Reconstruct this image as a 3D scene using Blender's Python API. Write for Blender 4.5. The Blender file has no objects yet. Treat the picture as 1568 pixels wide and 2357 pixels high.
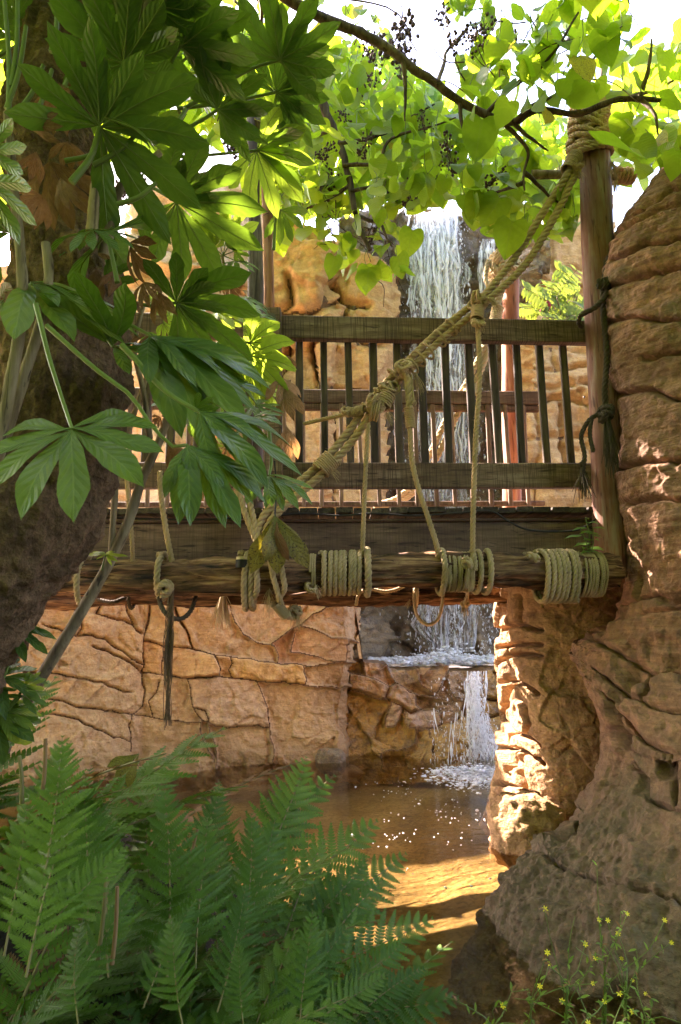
import bpy, math, random
import numpy as np
from mathutils import Vector, Matrix, noise as mnoise
R_ = math.radians
rng = np.random.default_rng(7)
random.seed(7)
SC = bpy.context.scene
COL = SC.collection

# ------------------------------------------------------------------ camera, light, exposure
EYE, PITCH, ROLL, F = 1.2, R_(9.3), R_(0.9), 1571.0      # F, D coordinates: picture 1568 x 2357
CX, CY = 784.0, 1178.5
cam_d = bpy.data.cameras.new('camera')
cam = bpy.data.objects.new('camera', cam_d); COL.objects.link(cam)
cam.location = (0, 0, EYE)
cam_d.sensor_fit = 'VERTICAL'; cam_d.sensor_height = 36.0; cam_d.lens = 36.0 * F / 2357.0
cam_d.clip_start = 0.05; cam_d.clip_end = 3000
cam_d.dof.use_dof = True; cam_d.dof.focus_distance = 3.95; cam_d.dof.aperture_fstop = 14.0
_M = Matrix.Rotation(math.pi / 2 + PITCH, 3, 'X') @ Matrix.Rotation(ROLL * -1.0, 3, 'Z')
cam.rotation_euler = _M.to_euler()
SC.camera = cam
CM = np.array(_M)

SUN_AZ, SUN_EL = R_(-48.0), R_(41.5)                      # azimuth measured from +Y towards +X
SUN_DIR = np.array((math.sin(SUN_AZ) * math.cos(SUN_EL), math.cos(SUN_AZ) * math.cos(SUN_EL), math.sin(SUN_EL)))
W = bpy.data.worlds.new('World'); SC.world = W; W.use_nodes = True
_n = W.node_tree.nodes; _bg = _n.get('Background')
_sky = _n.new('ShaderNodeTexSky'); _sky.sky_type = 'NISHITA'; _sky.sun_disc = False
_sky.sun_elevation = SUN_EL; _sky.sun_rotation = SUN_AZ
_sky.air_density = 1.0; _sky.dust_density = 2.2; _sky.ozone_density = 0.8
W.node_tree.links.new(_sky.outputs[0], _bg.inputs[0]); _bg.inputs[1].default_value = 0.11
sun_d = bpy.data.lights.new('sun', 'SUN'); sun_d.energy = 5.0; sun_d.angle = R_(0.5); sun_d.color = (1.0, 0.93, 0.82)
sun = bpy.data.objects.new('sun', sun_d); COL.objects.link(sun)
sun.rotation_euler = Vector(SUN_DIR).to_track_quat('Z', 'Y').to_euler(); sun.location = (-8, 8, 12)
SC.view_settings.view_transform = 'Standard'; SC.view_settings.look = 'None'
SC.view_settings.exposure = 3.75; SC.view_settings.gamma = 1.0; SC.view_settings.use_curve_mapping = False
SC.view_settings.use_white_balance = True; SC.view_settings.white_balance_temperature = 7000; SC.view_settings.white_balance_tint = 27
SC.cycles.max_bounces = 10; SC.cycles.diffuse_bounces = 6; SC.cycles.glossy_bounces = 3
SC.cycles.transmission_bounces = 6; SC.cycles.transparent_max_bounces = 16
SC.cycles.sample_clamp_indirect = 6.0

# ------------------------------------------------------------------ geometry helpers
def rays(px, py):
    px = np.asarray(px, float); py = np.asarray(py, float)
    d = np.stack([(px - CX) / F, (CY - py) / F, -np.ones_like(px)], -1)
    return d @ CM.T
def at(px, py, Y):
    """world point seen at D pixel (px, py) on the vertical plane Y"""
    d = rays(px, py); t = np.asarray(Y, float) / d[..., 1]
    return d * t[..., None] + np.array((0, 0, EYE))
def proj(P):
    q = (np.asarray(P, float) - np.array((0, 0, EYE))) @ CM
    z = np.maximum(-q[..., 2], 1e-3)
    return CX + F * q[..., 0] / z, CY - F * q[..., 1] / z
def tl(c, r, pts):                                       # coordinates read from a quarter view of the photograph
    return [(783.7 * c + x * .5, 589.25 * r + y * .5) for x, y in pts]
def z5(pts): return [(748 + x * .3303, 1352 + y * .3303) for x, y in pts]
def z1(pts): return [(518 + x * .2936, 633 + y * .2936) for x, y in pts]
def nrm(v):
    v = np.asarray(v, float); return v / (np.linalg.norm(v, axis=-1, keepdims=True) + 1e-12)

def _hash(ix, iy, iz, seed):
    h = (ix.astype(np.uint32) * np.uint32(374761393) + iy.astype(np.uint32) * np.uint32(668265263) + iz.astype(np.uint32) * np.uint32(2147483647) + np.uint32(seed * 974711 & 0xffffffff))
    h = (h ^ (h >> np.uint32(13))) * np.uint32(1274126177)
    h = (h ^ (h >> np.uint32(16))) * np.uint32(2246822519)
    return ((h ^ (h >> np.uint32(15))) & np.uint32(0xffff)).astype(float) / 65535.0
def vnoise(P, seed=0):
    P = np.asarray(P, float); i = np.floor(P).astype(np.int64); f = P - i; f = f * f * f * (f * (f * 6 - 15) + 10)
    x, y, z = i[..., 0], i[..., 1], i[..., 2]; r = 0
    for a in (0, 1):
        for b in (0, 1):
            for c in (0, 1):
                w = (f[..., 0] if a else 1 - f[..., 0]) * (f[..., 1] if b else 1 - f[..., 1]) * (f[..., 2] if c else 1 - f[..., 2])
                r = r + w * _hash(x + a, y + b, z + c, seed)
    return r * 2 - 1
def fbm(P, octv=4, seed=0, gain=.5):
    a, s, r = 1.0, 1.0, 0
    for k in range(octv):
        r = r + a * vnoise(np.asarray(P) * s + 17.3 * k, seed + k); a *= gain; s *= 2.03
    return r
def facets(P, scale, seed=0):
    """chiselled relief: the tilted plane of the nearest random cell"""
    Q = np.asarray(P, float) * scale + .35 * np.stack([vnoise(np.asarray(P) * scale * .9, seed + k) for k in range(3)], -1)
    i = np.floor(Q).astype(np.int64); best = np.full(Q.shape[:-1], 1e9); out = np.zeros(Q.shape[:-1])
    for dx in (-1, 0, 1):
        for dy in (-1, 0, 1):
            for dz in (-1, 0, 1):
                c = i + np.array((dx, dy, dz)); h = [_hash(c[..., 0], c[..., 1], c[..., 2], seed + k * 7) for k in range(7)]
                r = Q - c - np.stack(h[:3], -1); d = (r * r).sum(-1); v = ((np.stack(h[3:6], -1) * 2 - 1) * r).sum(-1) + (h[6] - .5) * .5
                k = d < best; best = np.where(k, d, best); out = np.where(k, v, out)
    return out
def sstep(a, b, x):
    t = np.clip((x - a) / (b - a), 0, 1); return t * t * (3 - 2 * t)

class G:
    """collects faces of any size; build() links them as ONE mesh object"""
    def __init__(s): s.V = []; s.n = 0; s.F = []
    def add(s, V, F, m=0, uv=None):
        V = np.asarray(V, float).reshape(-1, 3); F = np.asarray(F, np.int64)
        if F.size == 0: return
        uv = np.zeros((len(V), 2)) if uv is None else np.asarray(uv, float)
        s.V.append(V); s.F.append((F + s.n, m, uv[F].reshape(-1, 2))); s.n += len(V)
    def mesh(s, name, mats, smooth=True):
        me = bpy.data.meshes.new(name)
        V = np.concatenate(s.V); me.vertices.add(len(V)); me.vertices.foreach_set('co', V.ravel())
        li = np.concatenate([f.ravel() for f, m, u in s.F]); tot = np.concatenate([np.full(len(f), f.shape[1]) for f, m, u in s.F])
        mi = np.concatenate([np.full(len(f), m) for f, m, u in s.F]); uv = np.concatenate([u for f, m, u in s.F])
        st = np.concatenate([[0], np.cumsum(tot)[:-1]])
        me.loops.add(len(li)); me.loops.foreach_set('vertex_index', li.astype(np.int32))
        me.polygons.add(len(tot)); me.polygons.foreach_set('loop_start', st.astype(np.int32)); me.polygons.foreach_set('loop_total', tot.astype(np.int32))
        for x in (mats if isinstance(mats, (list, tuple)) else [mats]): me.materials.append(x)
        me.polygons.foreach_set('material_index', mi.astype(np.int32))
        me.polygons.foreach_set('use_smooth', np.full(len(tot), bool(smooth)))
        l = me.uv_layers.new(name='uv'); l.data.foreach_set('uv', uv.ravel().astype(np.float32))
        me.update(calc_edges=True); me.validate(); return me
    def build(s, name, mats, parent=None, smooth=True):
        return link(name, s.mesh(name, mats, smooth), parent)
def link(name, me, parent=None):
    o = bpy.data.objects.new(name, me); COL.objects.link(o)
    if parent is not None: adopt(o, parent)
    return o
def adopt(o, parent):
    o.parent = parent; o.matrix_parent_inverse = Matrix.Translation(-parent.location)
def thing(name, loc, label, cat, group=None):
    o = bpy.data.objects.new(name, None); COL.objects.link(o); o.location = Vector([float(v) for v in loc]); o.empty_display_size = .1
    return tag(o, label, cat, group)
def tag(o, label, cat, group=None):
    o['label'] = label; o['category'] = cat
    if group: o['group'] = group
    return o
def setting(o): o['kind'] = 'structure'; return o

def resample(pts, step=None, n=None, smooth=True):
    P = np.asarray(pts, float)
    if smooth and len(P) > 2:                             # Catmull-Rom
        Q = np.vstack([2 * P[0] - P[1], P, 2 * P[-1] - P[-2]]); out = []
        for i in range(1, len(Q) - 2):
            t = np.linspace(0, 1, 9)[:-1, None]; a, b, c, d = Q[i - 1], Q[i], Q[i + 1], Q[i + 2]
            out.append(.5 * (2 * b + (c - a) * t + (2 * a - 5 * b + 4 * c - d) * t ** 2 + (3 * b - a - 3 * c + d) * t ** 3))
        P = np.vstack(out + [P[-1:]])
    L = np.concatenate([[0], np.cumsum(np.linalg.norm(np.diff(P, axis=0), axis=1))])
    if n is None: n = max(2, int(L[-1] / step) + 1)
    s = np.linspace(0, L[-1], n)
    return np.stack([np.interp(s, L, P[:, k]) for k in range(3)], -1), s
def frames(P):
    T = nrm(np.gradient(P, axis=0)); U = np.zeros_like(P)
    u = np.cross(T[0], (0, 0, 1.0)); u = u if np.linalg.norm(u) > .05 else np.cross(T[0], (1.0, 0, 0)); U[0] = nrm(u)
    for i in range(1, len(P)):
        u = U[i - 1] - T[i] * np.dot(U[i - 1], T[i]); U[i] = u / (np.linalg.norm(u) + 1e-9)
    return T, U, np.cross(T, U)
def tube(g, P, r, sides=8, m=0, caps=True, disp=None):
    P = np.asarray(P, float); n = len(P); T, U, B = frames(P)
    r = np.broadcast_to(np.asarray(r, float), (n,)); a = np.linspace(0, 2 * np.pi, sides, endpoint=False)
    rr = r[:, None] * np.ones(sides)
    C = U[:, None] * np.cos(a)[None, :, None] + B[:, None] * np.sin(a)[None, :, None]
    V = P[:, None] + C * rr[..., None]
    if disp is not None: V = V + C * disp(V, np.arange(n)[:, None] / max(n - 1, 1), a[None])[..., None]
    i = np.arange(n - 1)[:, None] * sides; j = np.arange(sides)[None]; k = (j + 1) % sides
    Q = np.stack([i + j, i + k, i + sides + k, i + sides + j], -1).reshape(-1, 4)
    V = V.reshape(-1, 3)
    L = np.concatenate([[0], np.cumsum(np.linalg.norm(np.diff(P, axis=0), axis=1))])
    uv = np.stack([np.repeat(L, sides), np.tile(a / 6.2832, n)], -1)
    g.add(V, Q, m, uv)
    if caps:
        g.add(V[:sides], [list(range(sides))], m); g.add(V[-sides:], [list(range(sides))[::-1]], m)
def rope(g, pts, r, pitch=None, m=0, sides=7, smooth=True, lay=1, taper=None):
    """a laid rope of three strands along pts"""
    pitch = pitch or r * 5.2
    P, s = resample(pts, step=pitch / 9.0, smooth=smooth)
    T, U, B = frames(P)
    for k in range(3):
        a = lay * 2 * np.pi * s / pitch + k * 2 * np.pi / 3
        C = P + (U * np.cos(a)[:, None] + B * np.sin(a)[:, None]) * r * .5
        tube(g, C, r * .56, sides, m)
def cord(g, pts, r, m=0, sides=6, step=.012):
    P, s = resample(pts, step=step); tube(g, P, r, sides, m)
def helix(p0, p1, rad, turns, ph=0.0, wob=0, n=16, rz=1.0):
    """points of a helix wound round the axis p0-p1"""
    p0, p1 = np.asarray(p0, float), np.asarray(p1, float); ax = nrm(p1 - p0)
    u = nrm(np.cross(ax, (0, 0, 1.0)) if abs(ax[2]) < .9 else np.cross(ax, (0, 1.0, 0))); v = np.cross(u, ax)
    N = int(n * turns) + 1; t = np.linspace(0, 1, N); a = ph + t * turns * 2 * np.pi
    rd = rad * (1 + wob * np.sin(a * .37 + 1.3 * ph))
    return p0 + (p1 - p0) * t[:, None] + (u * np.cos(a)[:, None] + v * (np.sin(a) * rz)[:, None]) * rd[:, None]
def fray(g, p, d, n, L, r=.0016, m=0, spread=.25, sag=.3):
    """a frayed rope end: n loose fibres from p along d"""
    p = np.asarray(p, float); d = nrm(d)
    for k in range(n):
        v = nrm(d + rng.normal(0, spread, 3)); l = L * rng.uniform(.6, 1.1); q = p + rng.normal(0, .006, 3)
        P = [q + v * l * t + np.array((0, 0, -sag * l)) * t * t + rng.normal(0, .02 * l, 3) * t for t in np.linspace(0, 1, 5)]
        tube(g, np.array(P), np.linspace(r, r * .5, 5), 4, m)
def fuzz(g, pts, n, rad, L=.022, m=0):
    """stray fibres standing off an old rope"""
    P, s = resample(pts, n=max(40, n)); T, U, B = frames(P)
    for k in range(n):
        i = rng.integers(len(P)); a = rng.uniform(0, 6.28); o = U[i] * math.cos(a) + B[i] * math.sin(a); p = P[i] + o * rad * .9; q = p + (o * .6 + T[i] * rng.normal(0, .8) + rng.normal(0, .3, 3)) * L * rng.uniform(.4, 1.2); tube(g, np.array([p, (p + q) / 2 + rng.normal(0, .002, 3), q]), .0006, 3, m, False)
def knot(g, p, size, r, n=4, m=0, seed=0):
    """turns of cord drawn tight round a point in several directions"""
    rs = np.random.default_rng(seed); p = np.asarray(p, float)
    for k in range(n):
        ax = nrm(rs.normal(0, 1, 3)); o = p + rs.normal(0, size * .22, 3)
        rope(g, helix(o - ax * r * .8, o + ax * r * .8, size * rs.uniform(.6, .95), 1.3, rs.uniform(0, 6)), r, m=m, sides=5)
def whip(g, p0, p1, rad, r, m=0):
    turns = np.linalg.norm(np.asarray(p1) - np.asarray(p0)) / (r * 2.05)
    tube(g, helix(p0, p1, rad, turns, n=14, wob=.03), r, 5, m)
def beam(g, p0, p1, w, h, m=0, up=(0, 0, 1), ch=.006, n=2, wob=0, seed=0):
    """a sawn timber from p0 to p1, w thick across, h along up, with eased edges"""
    p0, p1 = np.asarray(p0, float), np.asarray(p1, float); ax = nrm(p1 - p0); up = np.asarray(up, float); up = nrm(up - ax * np.dot(up, ax)); sd = np.cross(ax, up)
    a, b = w / 2, h / 2
    c = [(-a + ch, -b), (a - ch, -b), (a, -b + ch), (a, b - ch), (a - ch, b), (-a + ch, b), (-a, b - ch), (-a, -b + ch)]
    V = []; t = np.linspace(0, 1, n)
    for i in range(n):
        o = p0 + (p1 - p0) * t[i]
        for x, y in c: V.append(o + sd * x + up * y)
    V = np.array(V)
    if wob: V = V + (fbm(V * 6, 2, seed) * wob)[:, None] * sd
    Q = [[i * 8 + j, i * 8 + (j + 1) % 8, i * 8 + 8 + (j + 1) % 8, i * 8 + 8 + j] for i in range(n - 1) for j in range(8)]
    Vr = np.repeat(V[None], 1, 0)[0]; g.add(Vr, Q, m)
    g.add(V[:8], [[7, 6, 5, 4, 3, 2, 1, 0]], m); g.add(V[-8:], [[0, 1, 2, 3, 4, 5, 6, 7]], m)

# ------------------------------------------------------------------ materials
class M:
    def __init__(s, name):
        s.m = bpy.data.materials.new(name); s.m.use_nodes = True; s.t = s.m.node_tree; s.N = s.t.nodes
        s.b = s.N['Principled BSDF']; s.out = s.N['Material Output']
    def new(s, t, **k):
        n = s.N.new('ShaderNode' + t)
        for a, v in k.items(): setattr(n, a, v)
        return n
    def ln(s, a, b): s.t.links.new(a, b)
    def put(s, x, sock):
        if hasattr(x, 'default_value') or hasattr(x, 'is_linked'): s.ln(x, sock)
        else:
            try: sock.default_value = x
            except Exception: sock.default_value = (*x, 1) if len(x) == 3 else x
    def obj(s, scale=(1, 1, 1), rot=(0, 0, 0)):
        c = s.new('TexCoord'); mp = s.new('Mapping'); mp.inputs['Scale'].default_value = scale; mp.inputs['Rotation'].default_value = rot
        s.ln(c.outputs['Object'], mp.inputs[0]); return mp.outputs[0]
    def noise(s, v, scale, detail=5, rough=.6, dist=0.0):
        n = s.new('TexNoise'); s.ln(v, n.inputs['Vector']); n.inputs['Scale'].default_value = scale; n.inputs['Detail'].default_value = detail
        n.inputs['Roughness'].default_value = rough; n.inputs['Distortion'].default_value = dist; return n.outputs['Fac']
    def voro(s, v, scale, feature='F1'):
        n = s.new('TexVoronoi', feature=feature); s.ln(v, n.inputs['Vector']); n.inputs['Scale'].default_value = scale; return n.outputs['Distance']
    def ramp(s, f, stops):
        r = s.new('ValToRGB'); s.ln(f, r.inputs[0]); e = r.color_ramp.elements
        while len(e) < len(stops): e.new(.5)
        for k, (p, c) in enumerate(stops):
            e[k].position = p; e[k].color = (*c, 1) if hasattr(c, '__len__') else (c, c, c, 1)
        return r.outputs[0]
    def mix(s, f, a, b, mode='MIX'):
        n = s.new('Mix', data_type='RGBA', blend_type=mode); s.put(f, n.inputs[0]); s.put(a, n.inputs[6]); s.put(b, n.inputs[7]); return n.outputs[2]
    def math(s, op, a, b=0.0, c=0.0):
        n = s.new('Math', operation=op); s.put(a, n.inputs[0]); s.put(b, n.inputs[1]); s.put(c, n.inputs[2]); return n.outputs[0]
    def bump(s, h, strength=.5, dist=.01, prev=None):
        n = s.new('Bump'); n.inputs['Strength'].default_value = strength; n.inputs['Distance'].default_value = dist; s.ln(h, n.inputs['Height'])
        if prev is not None: s.ln(prev, n.inputs['Normal'])
        return n.outputs[0]
    def fin(s, col, rough=.8, normal=None, spec=.3):
        s.put(col, s.b.inputs['Base Color']); s.put(rough, s.b.inputs['Roughness']); s.b.inputs['Specular IOR Level'].default_value = spec
        if normal is not None: s.ln(normal, s.b.inputs['Normal'])
        return s.m

def rock_mat(name, base, alt, dark, pit=1.0, rough=.85, spec=.25, strat=(1, 1, 7), moss=None, mossth=.55, sc=1.0, streak=.35, low=None, var=.0, wetx=None):
    m = M(name); v = m.obj(); vs = m.obj(strat)
    big = m.noise(v, 1.3 * sc, 4, .55); mid = m.noise(v, 7 * sc, 6, .65); fine = m.noise(v, 70 * sc, 4, .7); st = m.noise(vs, 2.6 * sc, 6, .6, .6)
    c = m.mix(m.ramp(big, [(.35, 0), (.65, 1)]), base, alt)
    c = m.mix(m.ramp(st, [(.42, streak), (.6, 0)]), c, dark)
    c = m.mix(m.ramp(mid, [(.34, .75), (.5, 0)]), c, dark)
    c = m.mix(m.ramp(fine, [(.3, .4), (.55, 0)]), c, dark)
    c = m.mix(m.ramp(fine, [(.6, 0), (.8, .3)]), c, tuple(min(1, x * 1.5) for x in base))
    if var:                                               # every block has its own tone
        info = m.new('ObjectInfo'); hv = m.new('HueSaturation'); m.ln(m.math('MULTIPLY_ADD', info.outputs['Random'], var, 1 - var / 2), hv.inputs['Value']); m.ln(m.math('MULTIPLY_ADD', m.math('FRACT', m.math('MULTIPLY', info.outputs['Random'], 7.3)), .016, .493), hv.inputs['Hue']); m.ln(m.math('MULTIPLY_ADD', m.math('FRACT', m.math('MULTIPLY', info.outputs['Random'], 3.7)), .3, .8), hv.inputs['Saturation']); m.ln(c, hv.inputs['Color']); c = hv.outputs[0]
    if wetx:                                              # wet stain from the spray and the water line, ragged edge
        sx = m.new('SeparateXYZ'); m.ln(v, sx.inputs[0]); nn = m.math('SUBTRACT', m.noise(m.obj((1, 1, .5)), 2.6, 6, .65), .5)
        kx = m.math('ADD', sx.outputs[0], m.math('MULTIPLY', nn, 1.2)); kz = m.math('SUBTRACT', m.math('MULTIPLY', nn, .5), sx.outputs[2])
        k = m.math('MAXIMUM', m.ramp(m.math('MULTIPLY_ADD', m.math('SUBTRACT', kx, wetx), 1.2, .3), [(.0, 0), (.6, 1)]), m.ramp(m.math('ADD', kz, .42), [(.1, 0), (.4, .8)]))
        c = m.mix(k, c, m.mix(1.0, c, (.42, .36, .28), 'MULTIPLY')); rough = m.math('MULTIPLY_ADD', k, -.45, rough)
    if moss:
        mm = m.noise(m.obj((1, 1, .6)), 2.2, 6, .7); c = m.mix(m.ramp(mm, [(mossth, 0), (mossth + .12, .8)]), c, moss)
    if low:                                               # damp stained zone near the water, with an uneven upper edge
        sx = m.new('SeparateXYZ'); m.ln(v, sx.inputs[0]); lz = m.math('ADD', sx.outputs[2], m.math('MULTIPLY', m.math('SUBTRACT', m.noise(v, 1.8, 5, .65), .5), 1.3)); lk = m.ramp(lz, [(low[1], .9), (low[2], 0)])
        c2 = m.mix(m.ramp(m.noise(v, 16, 6, .7), [(.35, 0), (.62, 1)]), tuple(x * .4 for x in low[0]), low[0]); c = m.mix(lk, c, c2)
    m2 = m.noise(v, 24 * sc, 5, .7); c = m.mix(m.ramp(m2, [(.36, .55), (.52, 0)]), c, dark); c = m.mix(m.ramp(m2, [(.56, 0), (.75, .35)]), c, tuple(min(1, x * 1.35) for x in base))
    vor = m.voro(v, 55 * sc); b = m.bump(st, .7, .03); b = m.bump(mid, .6, .03, b); b = m.bump(m2, .6 * min(pit, 1.3), .018, b); b = m.bump(vor, .5 * pit, .008, b); b = m.bump(fine, .7 * pit, .007, b); gr = m.noise(v, 190 * sc, 2, .6); c = m.mix(m.ramp(gr, [(.3, .35), (.5, 0)]), c, dark); b = m.bump(gr, .35 * pit, .003, b)
    return m.fin(c, rough, b, spec)
def wood_mat(name, cols, axis='X', saw=0.0, rough=.75, grain=1.0):
    m = M(name); s = {'X': (1.2, 14, 14), 'Z': (14, 14, 1.2), 'Y': (14, 1.2, 14)}[axis]
    g1 = m.noise(m.obj(s), 2.2, 8, .65, .4); g2 = m.noise(m.obj(tuple(x * 4 for x in s)), 2.5, 4, .6); b = m.noise(m.obj(), 2.4, 4, .6)
    c = m.ramp(g1, [(.36, cols[0]), (.5, cols[1]), (.64, cols[2])]); gk = m.noise(m.obj(tuple(x * .8 for x in s)), 5.5, 3, .5, .8); c = m.mix(m.ramp(gk, [(.33, .9), (.4, 0)]), c, tuple(x * .35 for x in cols[0]))
    c = m.mix(m.ramp(b, [(.35, .55), (.6, 0)]), c, tuple(x * .55 for x in cols[0]))
    info = m.new('ObjectInfo'); hv = m.new('HueSaturation'); m.ln(m.math('MULTIPLY_ADD', info.outputs['Random'], .45, .78), hv.inputs['Value']); m.ln(c, hv.inputs['Color'])
    c = hv.outputs[0]
    n = m.bump(g1, .6 * grain, .008); n = m.bump(g2, .4 * grain, .003, n)
    if saw:
        w = m.noise(m.obj({'X': (160, 1, 4), 'Z': (4, 1, 160)}.get(axis, (160, 1, 4))), 1.0, 3, .6); c = m.mix(m.ramp(w, [(.38, saw), (.5, 0)]), c, tuple(x * .4 for x in cols[0])); n = m.bump(w, .35, .003, n)
    return m.fin(c, rough, n, .3)
def rope_mat(name, a, b, green):
    m = M(name); v = m.obj(); f = m.noise(v, 6, 4, .6); f2 = m.noise(v, 160, 3, .7); uvn = m.new('TexCoord')
    mp = m.new('Mapping'); mp.inputs['Scale'].default_value = (30, 60, 1); m.ln(uvn.outputs['UV'], mp.inputs[0]); fib = m.noise(mp.outputs[0], 3, 3, .6)
    c = m.mix(f2, a, b); c = m.mix(m.ramp(f, [(.42, 0), (.62, .8)]), c, green); c = m.mix(m.ramp(fib, [(.35, .5), (.55, 0)]), c, tuple(x * .45 for x in a))
    n = m.bump(fib, .7, .003); n = m.bump(f2, .5, .002, n); return m.fin(c, .9, n, .15)
def leaf_mat(name, cols, trans, rough=.4, vein=None, veinN=9, tmix=.4, spec=.4, spots=None, vs=.5, island=False):
    """leaf blade: light partly passes through; veins from the blade's own coordinates (u across, v along)"""
    m = M(name); info = m.new('ObjectInfo'); r = info.outputs['Random']
    if island:
        ge = m.new('NewGeometry'); r = m.math('FRACT', m.math('ADD', r, ge.outputs['Random Per Island']))
    nz = m.noise(m.obj(), 9, 4, .6)
    c = m.ramp(r, cols); c = m.mix(m.ramp(nz, [(.35, .45), (.6, 0)]), c, tuple(x * .55 for x in cols[0][1]))
    tc = m.new('TexCoord'); sp = m.new('SeparateXYZ'); m.ln(tc.outputs['UV'], sp.inputs[0]); u, v = sp.outputs[0], sp.outputs[1]
    au = m.math('ABSOLUTE', u); mid = m.math('LESS_THAN', au, m.math('MULTIPLY_ADD', v, -.05, .09))
    fr = m.math('FRACT', m.math('MULTIPLY', m.math('SUBTRACT', v, m.math('MULTIPLY', au, .22)), float(veinN)))
    side = m.math('LESS_THAN', m.math('ABSOLUTE', m.math('SUBTRACT', fr, .5)), m.math('MULTIPLY_ADD', au, -.07, .1))
    ve = m.math('MAXIMUM', mid, m.math('MULTIPLY', side, .45))
    tcol = m.mix(.5, m.mix(r, trans[0], trans[1]), m.mix(nz, trans[0], trans[1]))
    if vein: c = m.mix(m.math('MULTIPLY', ve, vs), c, vein); tcol = m.mix(m.math('MULTIPLY', ve, vs * .6), tcol, tuple(x * .45 for x in trans[0]))
    if spots:
        sn = m.noise(m.obj(), 28, 4, .75); k = m.ramp(sn, [(.52, 0), (.6, .85)]); c = m.mix(k, c, spots); tcol = m.mix(k, tcol, spots)
    puff = m.math('SUBTRACT', m.math('MULTIPLY', m.math('ABSOLUTE', m.math('SUBTRACT', fr, .5)), 1.0), m.math('MULTIPLY', mid, .4))
    b = m.bump(puff, .35, .006); b = m.bump(nz, .25, .006, b)
    m.fin(c, rough, b, spec)
    tr = m.new('BsdfTranslucent'); m.put(tcol, tr.inputs[0]); m.ln(b, tr.inputs['Normal'])
    mx = m.new('MixShader'); mx.inputs[0].default_value = tmix; m.ln(m.b.outputs[0], mx.inputs[1]); m.ln(tr.outputs[0], mx.inputs[2]); m.ln(mx.outputs[0], m.out.inputs[0])
    return m.m
def plain_mat(name, col, rough=.6, metal=0.0, var=.3):
    m = M(name); n = m.noise(m.obj(), 20, 4, .6); c = m.mix(m.ramp(n, [(.3, var), (.7, 0)]), col, tuple(x * .5 for x in col)); m.b.inputs['Metallic'].default_value = metal
    return m.fin(c, rough, m.bump(n, .3, .004), .3)

MAT = {}
MAT['wall'] = rock_mat('sandstone', (.74, .44, .2), (.7, .44, .23), (.4, .22, .1), pit=1.0, var=.2, wetx=-.1)
MAT['wall_red'] = rock_mat('reddish_sandstone', (.66, .38, .175), (.66, .41, .215), (.36, .2, .1), pit=1.0, var=.4, wetx=2.0)
MAT['joint'] = rock_mat('joint_dirt', (.26, .145, .07), (.2, .115, .058), (.09, .052, .03))
MAT['cliff'] = rock_mat('pale_sandstone', (.62, .39, .20), (.58, .35, .165), (.34, .19, .09), pit=.9, sc=.8, var=.25)
MAT['wetcliff'] = rock_mat('wet_dark_rock', (.34, .22, .10), (.20, .15, .09), (.07, .052, .036), rough=.38, spec=.5, pit=1.6, strat=(1, 1, 2))
MAT['wetledge'] = rock_mat('wet_brown_rock', (.56, .31, .1), (.46, .25, .09), (.12, .065, .03), var=.35, rough=.3, spec=.55, pit=1.2)
MAT['bigrock'] = rock_mat('brown_layered_rock', (.37, .19, .1), (.27, .155, .095), (.13, .07, .04), pit=.9, moss=(.085, .08, .032), mossth=.53, strat=(1.5, 1.5, 12), streak=.6, low=((.135, .105, .062), .1, .8))
MAT['foot'] = rock_mat('pitted_grey_rock', (.13, .092, .055), (.10, .078, .045), (.04, .032, .02), pit=2.2, moss=(.06, .062, .022), mossth=.5, rough=.6, spec=.4)
MAT['pillar'] = rock_mat('pillar_stone', (.46, .27, .12), (.40, .22, .10), (.16, .085, .04), pit=1.1)
def bed_mat():
    m = M('stream_bed'); v = m.obj(); n1 = m.noise(v, 1.4, 5, .6, .3); n2 = m.noise(v, 34, 4, .7); pb = m.voro(v, 16)
    c = m.ramp(n1, [(.36, (.12, .08, .03)), (.5, (.22, .14, .055)), (.64, (.33, .22, .09))]); c = m.mix(m.ramp(n2, [(.38, .65), (.52, 0)]), c, (.075, .05, .022)); c = m.mix(m.ramp(pb, [(.12, .3), (.3, 0)]), c, (.4, .3, .15))
    return m.fin(c, .9, m.bump(n2, .25, .003), .2)
MAT['bed'] = bed_mat()
MAT['soil'] = rock_mat('dark_soil', (.035, .025, .015), (.03, .022, .013), (.012, .009, .006))
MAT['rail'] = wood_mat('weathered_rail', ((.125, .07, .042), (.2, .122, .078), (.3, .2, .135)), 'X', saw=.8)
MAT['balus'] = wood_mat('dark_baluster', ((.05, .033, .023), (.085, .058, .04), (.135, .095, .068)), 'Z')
MAT['farrail'] = wood_mat('lit_rail', ((.14, .085, .055), (.22, .145, .1), (.3, .21, .15)), 'X', saw=.5)  # brighter light on the far railing put into a paler wood colour
MAT['farbalus'] = wood_mat('lit_baluster', ((.16, .1, .065), (.24, .16, .11), (.32, .22, .16)), 'Z')  # same for its balusters: the light is in the colour
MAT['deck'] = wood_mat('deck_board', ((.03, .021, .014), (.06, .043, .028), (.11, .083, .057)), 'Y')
MAT['fascia'] = wood_mat('dark_fascia', ((.1, .055, .039), (.155, .09, .063), (.215, .135, .095)), 'X', saw=.35)
MAT['log'] = wood_mat('rotting_log', ((.025, .015, .009), (.17, .08, .037), (.42, .24, .12)), 'X', grain=2.2, rough=.9)
MAT['pole'] = wood_mat('weathered_pole', ((.14, .052, .03), (.19, .095, .06), (.22, .17, .12)), 'Z')
MAT['redpole'] = wood_mat('red_pole', ((.33, .115, .06), (.42, .16, .085), (.5, .25, .15)), 'Z')
MAT['greypole'] = wood_mat('grey_pole', ((.07, .045, .035), (.14, .1, .08), (.25, .2, .165)), 'Z', grain=1.5)
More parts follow.
